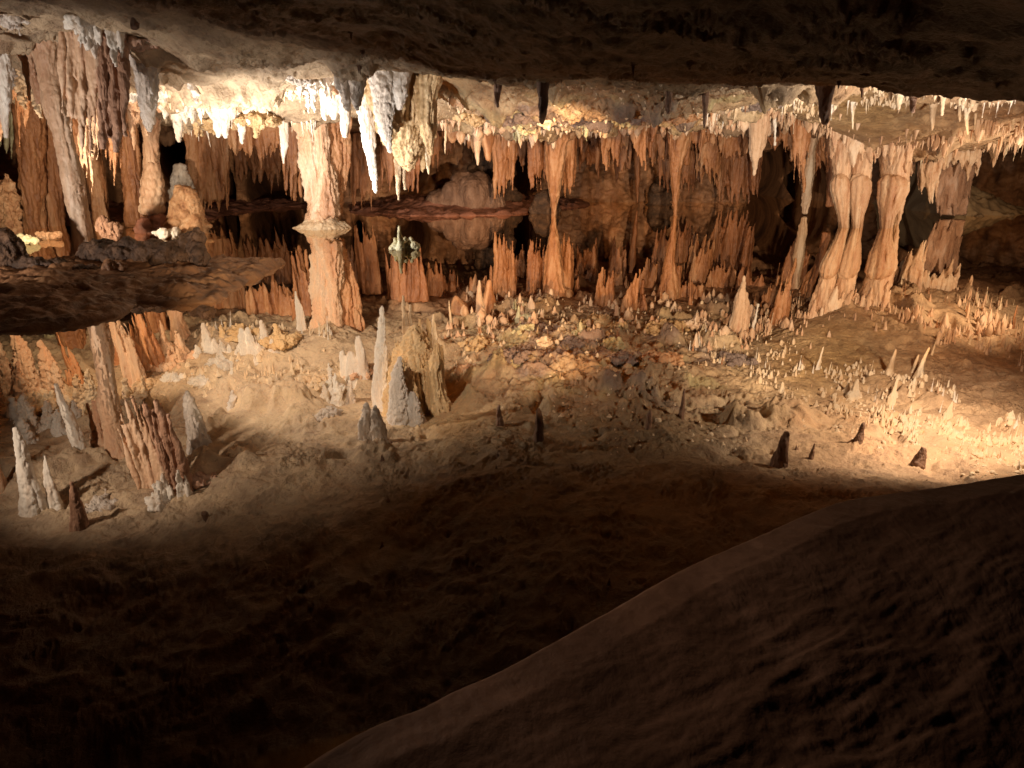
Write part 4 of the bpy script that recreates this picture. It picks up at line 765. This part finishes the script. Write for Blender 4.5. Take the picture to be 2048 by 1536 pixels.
# rocks on the left bank
def rock(name, cx, cy, wpx, hpx, material, label, seed, z0=0.06, n=8, cat='rock', dpt=0.8, br=0.5, group=None, lump=0.03):
    rn = random.Random(seed); c = G(cx, cy, z0); d = c[1]; hw = W(wpx, cy, d) / 2 * 1.12; hh = W(hpx, cy, d) * 1.15; sh = Shell()
    for i in range(n):
        x = rn.uniform(-.62, .62) * hw; s = rn.uniform(.7, 1.1)
        sh.blob(c + [x, rn.uniform(-.4, .4) * hw * dpt, hh * rn.uniform(.3, .6)], (hw * br * s, hw * br * dpt * s, hh * .48 * s))
    ob = organic(name, sh, max(0.009, d * .001), M[material], c, it=1, flute=0.0, lump=lump * 1.5, lf=5, fine=0.012); return tag(ob, label, cat, group)
sh = Shell()
for k in range(22):
    c = G(192 + k * 7.6, 532, 0.10); sh.blob(c + [0, 0, 0.13 + 0.015 * math.sin(k * .9)], (0.13, 0.20, 0.13)); sh.blob(c + [0, 0.02, 0.0], (0.12, 0.24, 0.10))
tag(organic('log_shaped_rock', sh, 0.010, M['darkrock'], G(265, 532, 0.1), it=1, flute=0.0, lump=0.05, lf=4, fine=0.012), 'long flat-topped dark rock lying on the mud bank right of the leaning column', 'rock')
rock('bank_rock', 384, 540, 64, 66, 'darkrock', 'craggy dark rock at the water edge, right end of the log-shaped rock', 2, n=12, br=0.4, lump=0.05)
rock('bank_rock', 325, 545, 46, 40, 'darkrock', 'rounded dark stone before the right end of the log-shaped rock', 3)
rock('bank_rock', 218, 478, 44, 36, 'dimrock', 'squat brown stump behind the log-shaped rock', 4, z0=0.05, lump=0.05)
rock('bank_rock', 12, 545, 80, 74, 'darkrock', 'dark boulder at the left frame edge on the mud bank', 5, n=10)
rock('bank_rock', 92, 552, 90, 32, 'darkrock', 'low dark stone between the left boulder and the leaning column', 6)
rock('bank_rock', 178, 556, 60, 24, 'darkrock', 'flat dark stone in front of the leaning column foot', 7)
rock('bank_rock', 238, 556, 52, 34, 'mud', 'round brown stone in front of the log-shaped rock', 8)
rock('bank_rock', 55, 488, 44, 16, 'green', 'pale green stone in the shallow pool at left', 9, z0=0.0)
rock('bank_rock', 100, 478, 40, 14, 'lump', 'small orange stone behind the pale green one in the shallow pool', 12, z0=0.0)
rock('bank_rock', 330, 474, 52, 15, 'white', 'brightly lit white stone behind the log-shaped rock', 10, z0=0.02)
rock('bank_rock', 10, 465, 60, 95, 'lump', 'knobbly brown rock mass at the left frame edge behind the pool', 11, z0=0.02, n=16, br=0.35, lump=0.06)
rock('bank_rock', 150, 585, 60, 18, 'mud', 'half-buried brown stone in the near part of the mud bank', 13)
for i, (x, y, w_, h_) in enumerate([(205, 545, 20, 14), (222, 538, 16, 12), (60, 560, 26, 16), (118, 566, 24, 12), (270, 566, 22, 12), (150, 548, 20, 14), (185, 570, 18, 10), (30, 572, 30, 12), (300, 560, 20, 14)]):
    rock('bank_pebble', x, y, w_, h_, 'mud', 'fist-sized brown pebble lying loose on the mud bank', 30 + i, n=3, group='pebbles on the mud bank', lump=0.015)

# foreground rock, bottom right: rounded ledge close to the viewer
EDGE = [(430, 1660), (610, 1538), (700, 1478), (760, 1448), (850, 1416), (920, 1378), (1000, 1345), (1120, 1280), (1250, 1207), (1330, 1160), (1400, 1122), (1520, 1072), (1600, 1035), (1680, 1003), (1760, 990), (1880, 975), (1960, 962), (2048, 948), (2300, 915), (2700, 880)]
EDGE = [(x, y, (H - 0.34) / -ray(x, y)[1]) for x, y in EDGE]
ep = np.array([P(x, y, d_) for x, y, d_ in EDGE]); es = np.linspace(0, len(EDGE) - 1, 700); ei = np.arange(len(EDGE))
ed = np.stack([np.interp(es, ei, ep[:, k]) for k in range(3)], 1)
kk = np.hanning(41); kk /= kk.sum(); ed = np.stack([np.convolve(np.pad(ed[:, k], 20, 'edge'), kk, 'valid') for k in range(3)], 1)
tg = np.gradient(ed, axis=0); tg[:, 2] = 0; tg /= np.linalg.norm(tg, axis=1)[:, None]; inw = np.c_[tg[:, 1], -tg[:, 0]]    # towards the viewer side
# profile across the ledge: (distance towards viewer, height change)
pr_s = np.concatenate([np.linspace(-0.55, -0.04, 60), np.linspace(-0.035, 1.9, 440)])
pr_z = np.interp(pr_s, [-0.55, -0.25, -0.10, -0.04, 0.0, 0.08, 0.25, 0.6, 1.2, 1.9], [-0.9, -0.55, -0.20, -0.04, 0.0, -0.004, -0.06, -0.19, -0.42, -0.7])
V = np.zeros((700, len(pr_s), 3)); V[:, :, :2] = ed[:, None, :2] + inw[:, None, :] * pr_s[None, :, None]; V[:, :, 2] = ed[:, None, 2] + pr_z[None, :]
q = V.reshape(-1, 3); inn = np.repeat(1, 1)
sp = np.tile(pr_s, 700); k_ = np.clip(np.abs(sp) / 0.12, 0.12, 1)
str_ = np.c_[(q[:, 0] * 0.8 + q[:, 1] * 0.3) * 1.0, (q[:, 1] - 0.6 * q[:, 0]) * 3.5, q[:, 2] * 2]
k_ = np.clip((np.abs(sp) - 0.02) / 0.3, 0.0, 1)
q[:, 2] += k_ * (0.05 * fbm(q, 1.8, 3, 77.0) + 0.014 * fbm(str_, 1.3, 4, 78.0, 0.5, kind=1) - 0.004 * smooth(.80, .97, fbm(str_, 1.1, 2, 95.0, kind=1))) + (0.2 + k_) * 0.006 * fbm(str_, 7, 4, 79.0, 0.6) - 0.010 * k_ * smooth(.35, .6, fbm(str_, 3, 3, 90.)) + 0.003 * fbm(q, 25, 4, 5.0)
fr_o = link('rock_terrain', q, grid_faces(700, len(pr_s))[:, ::-1], M['fore'])
tag(fr_o, kind='structure')
print('objects', len(sc.objects), 'polys', sum(len(m.polygons) for m in bpy.data.meshes))
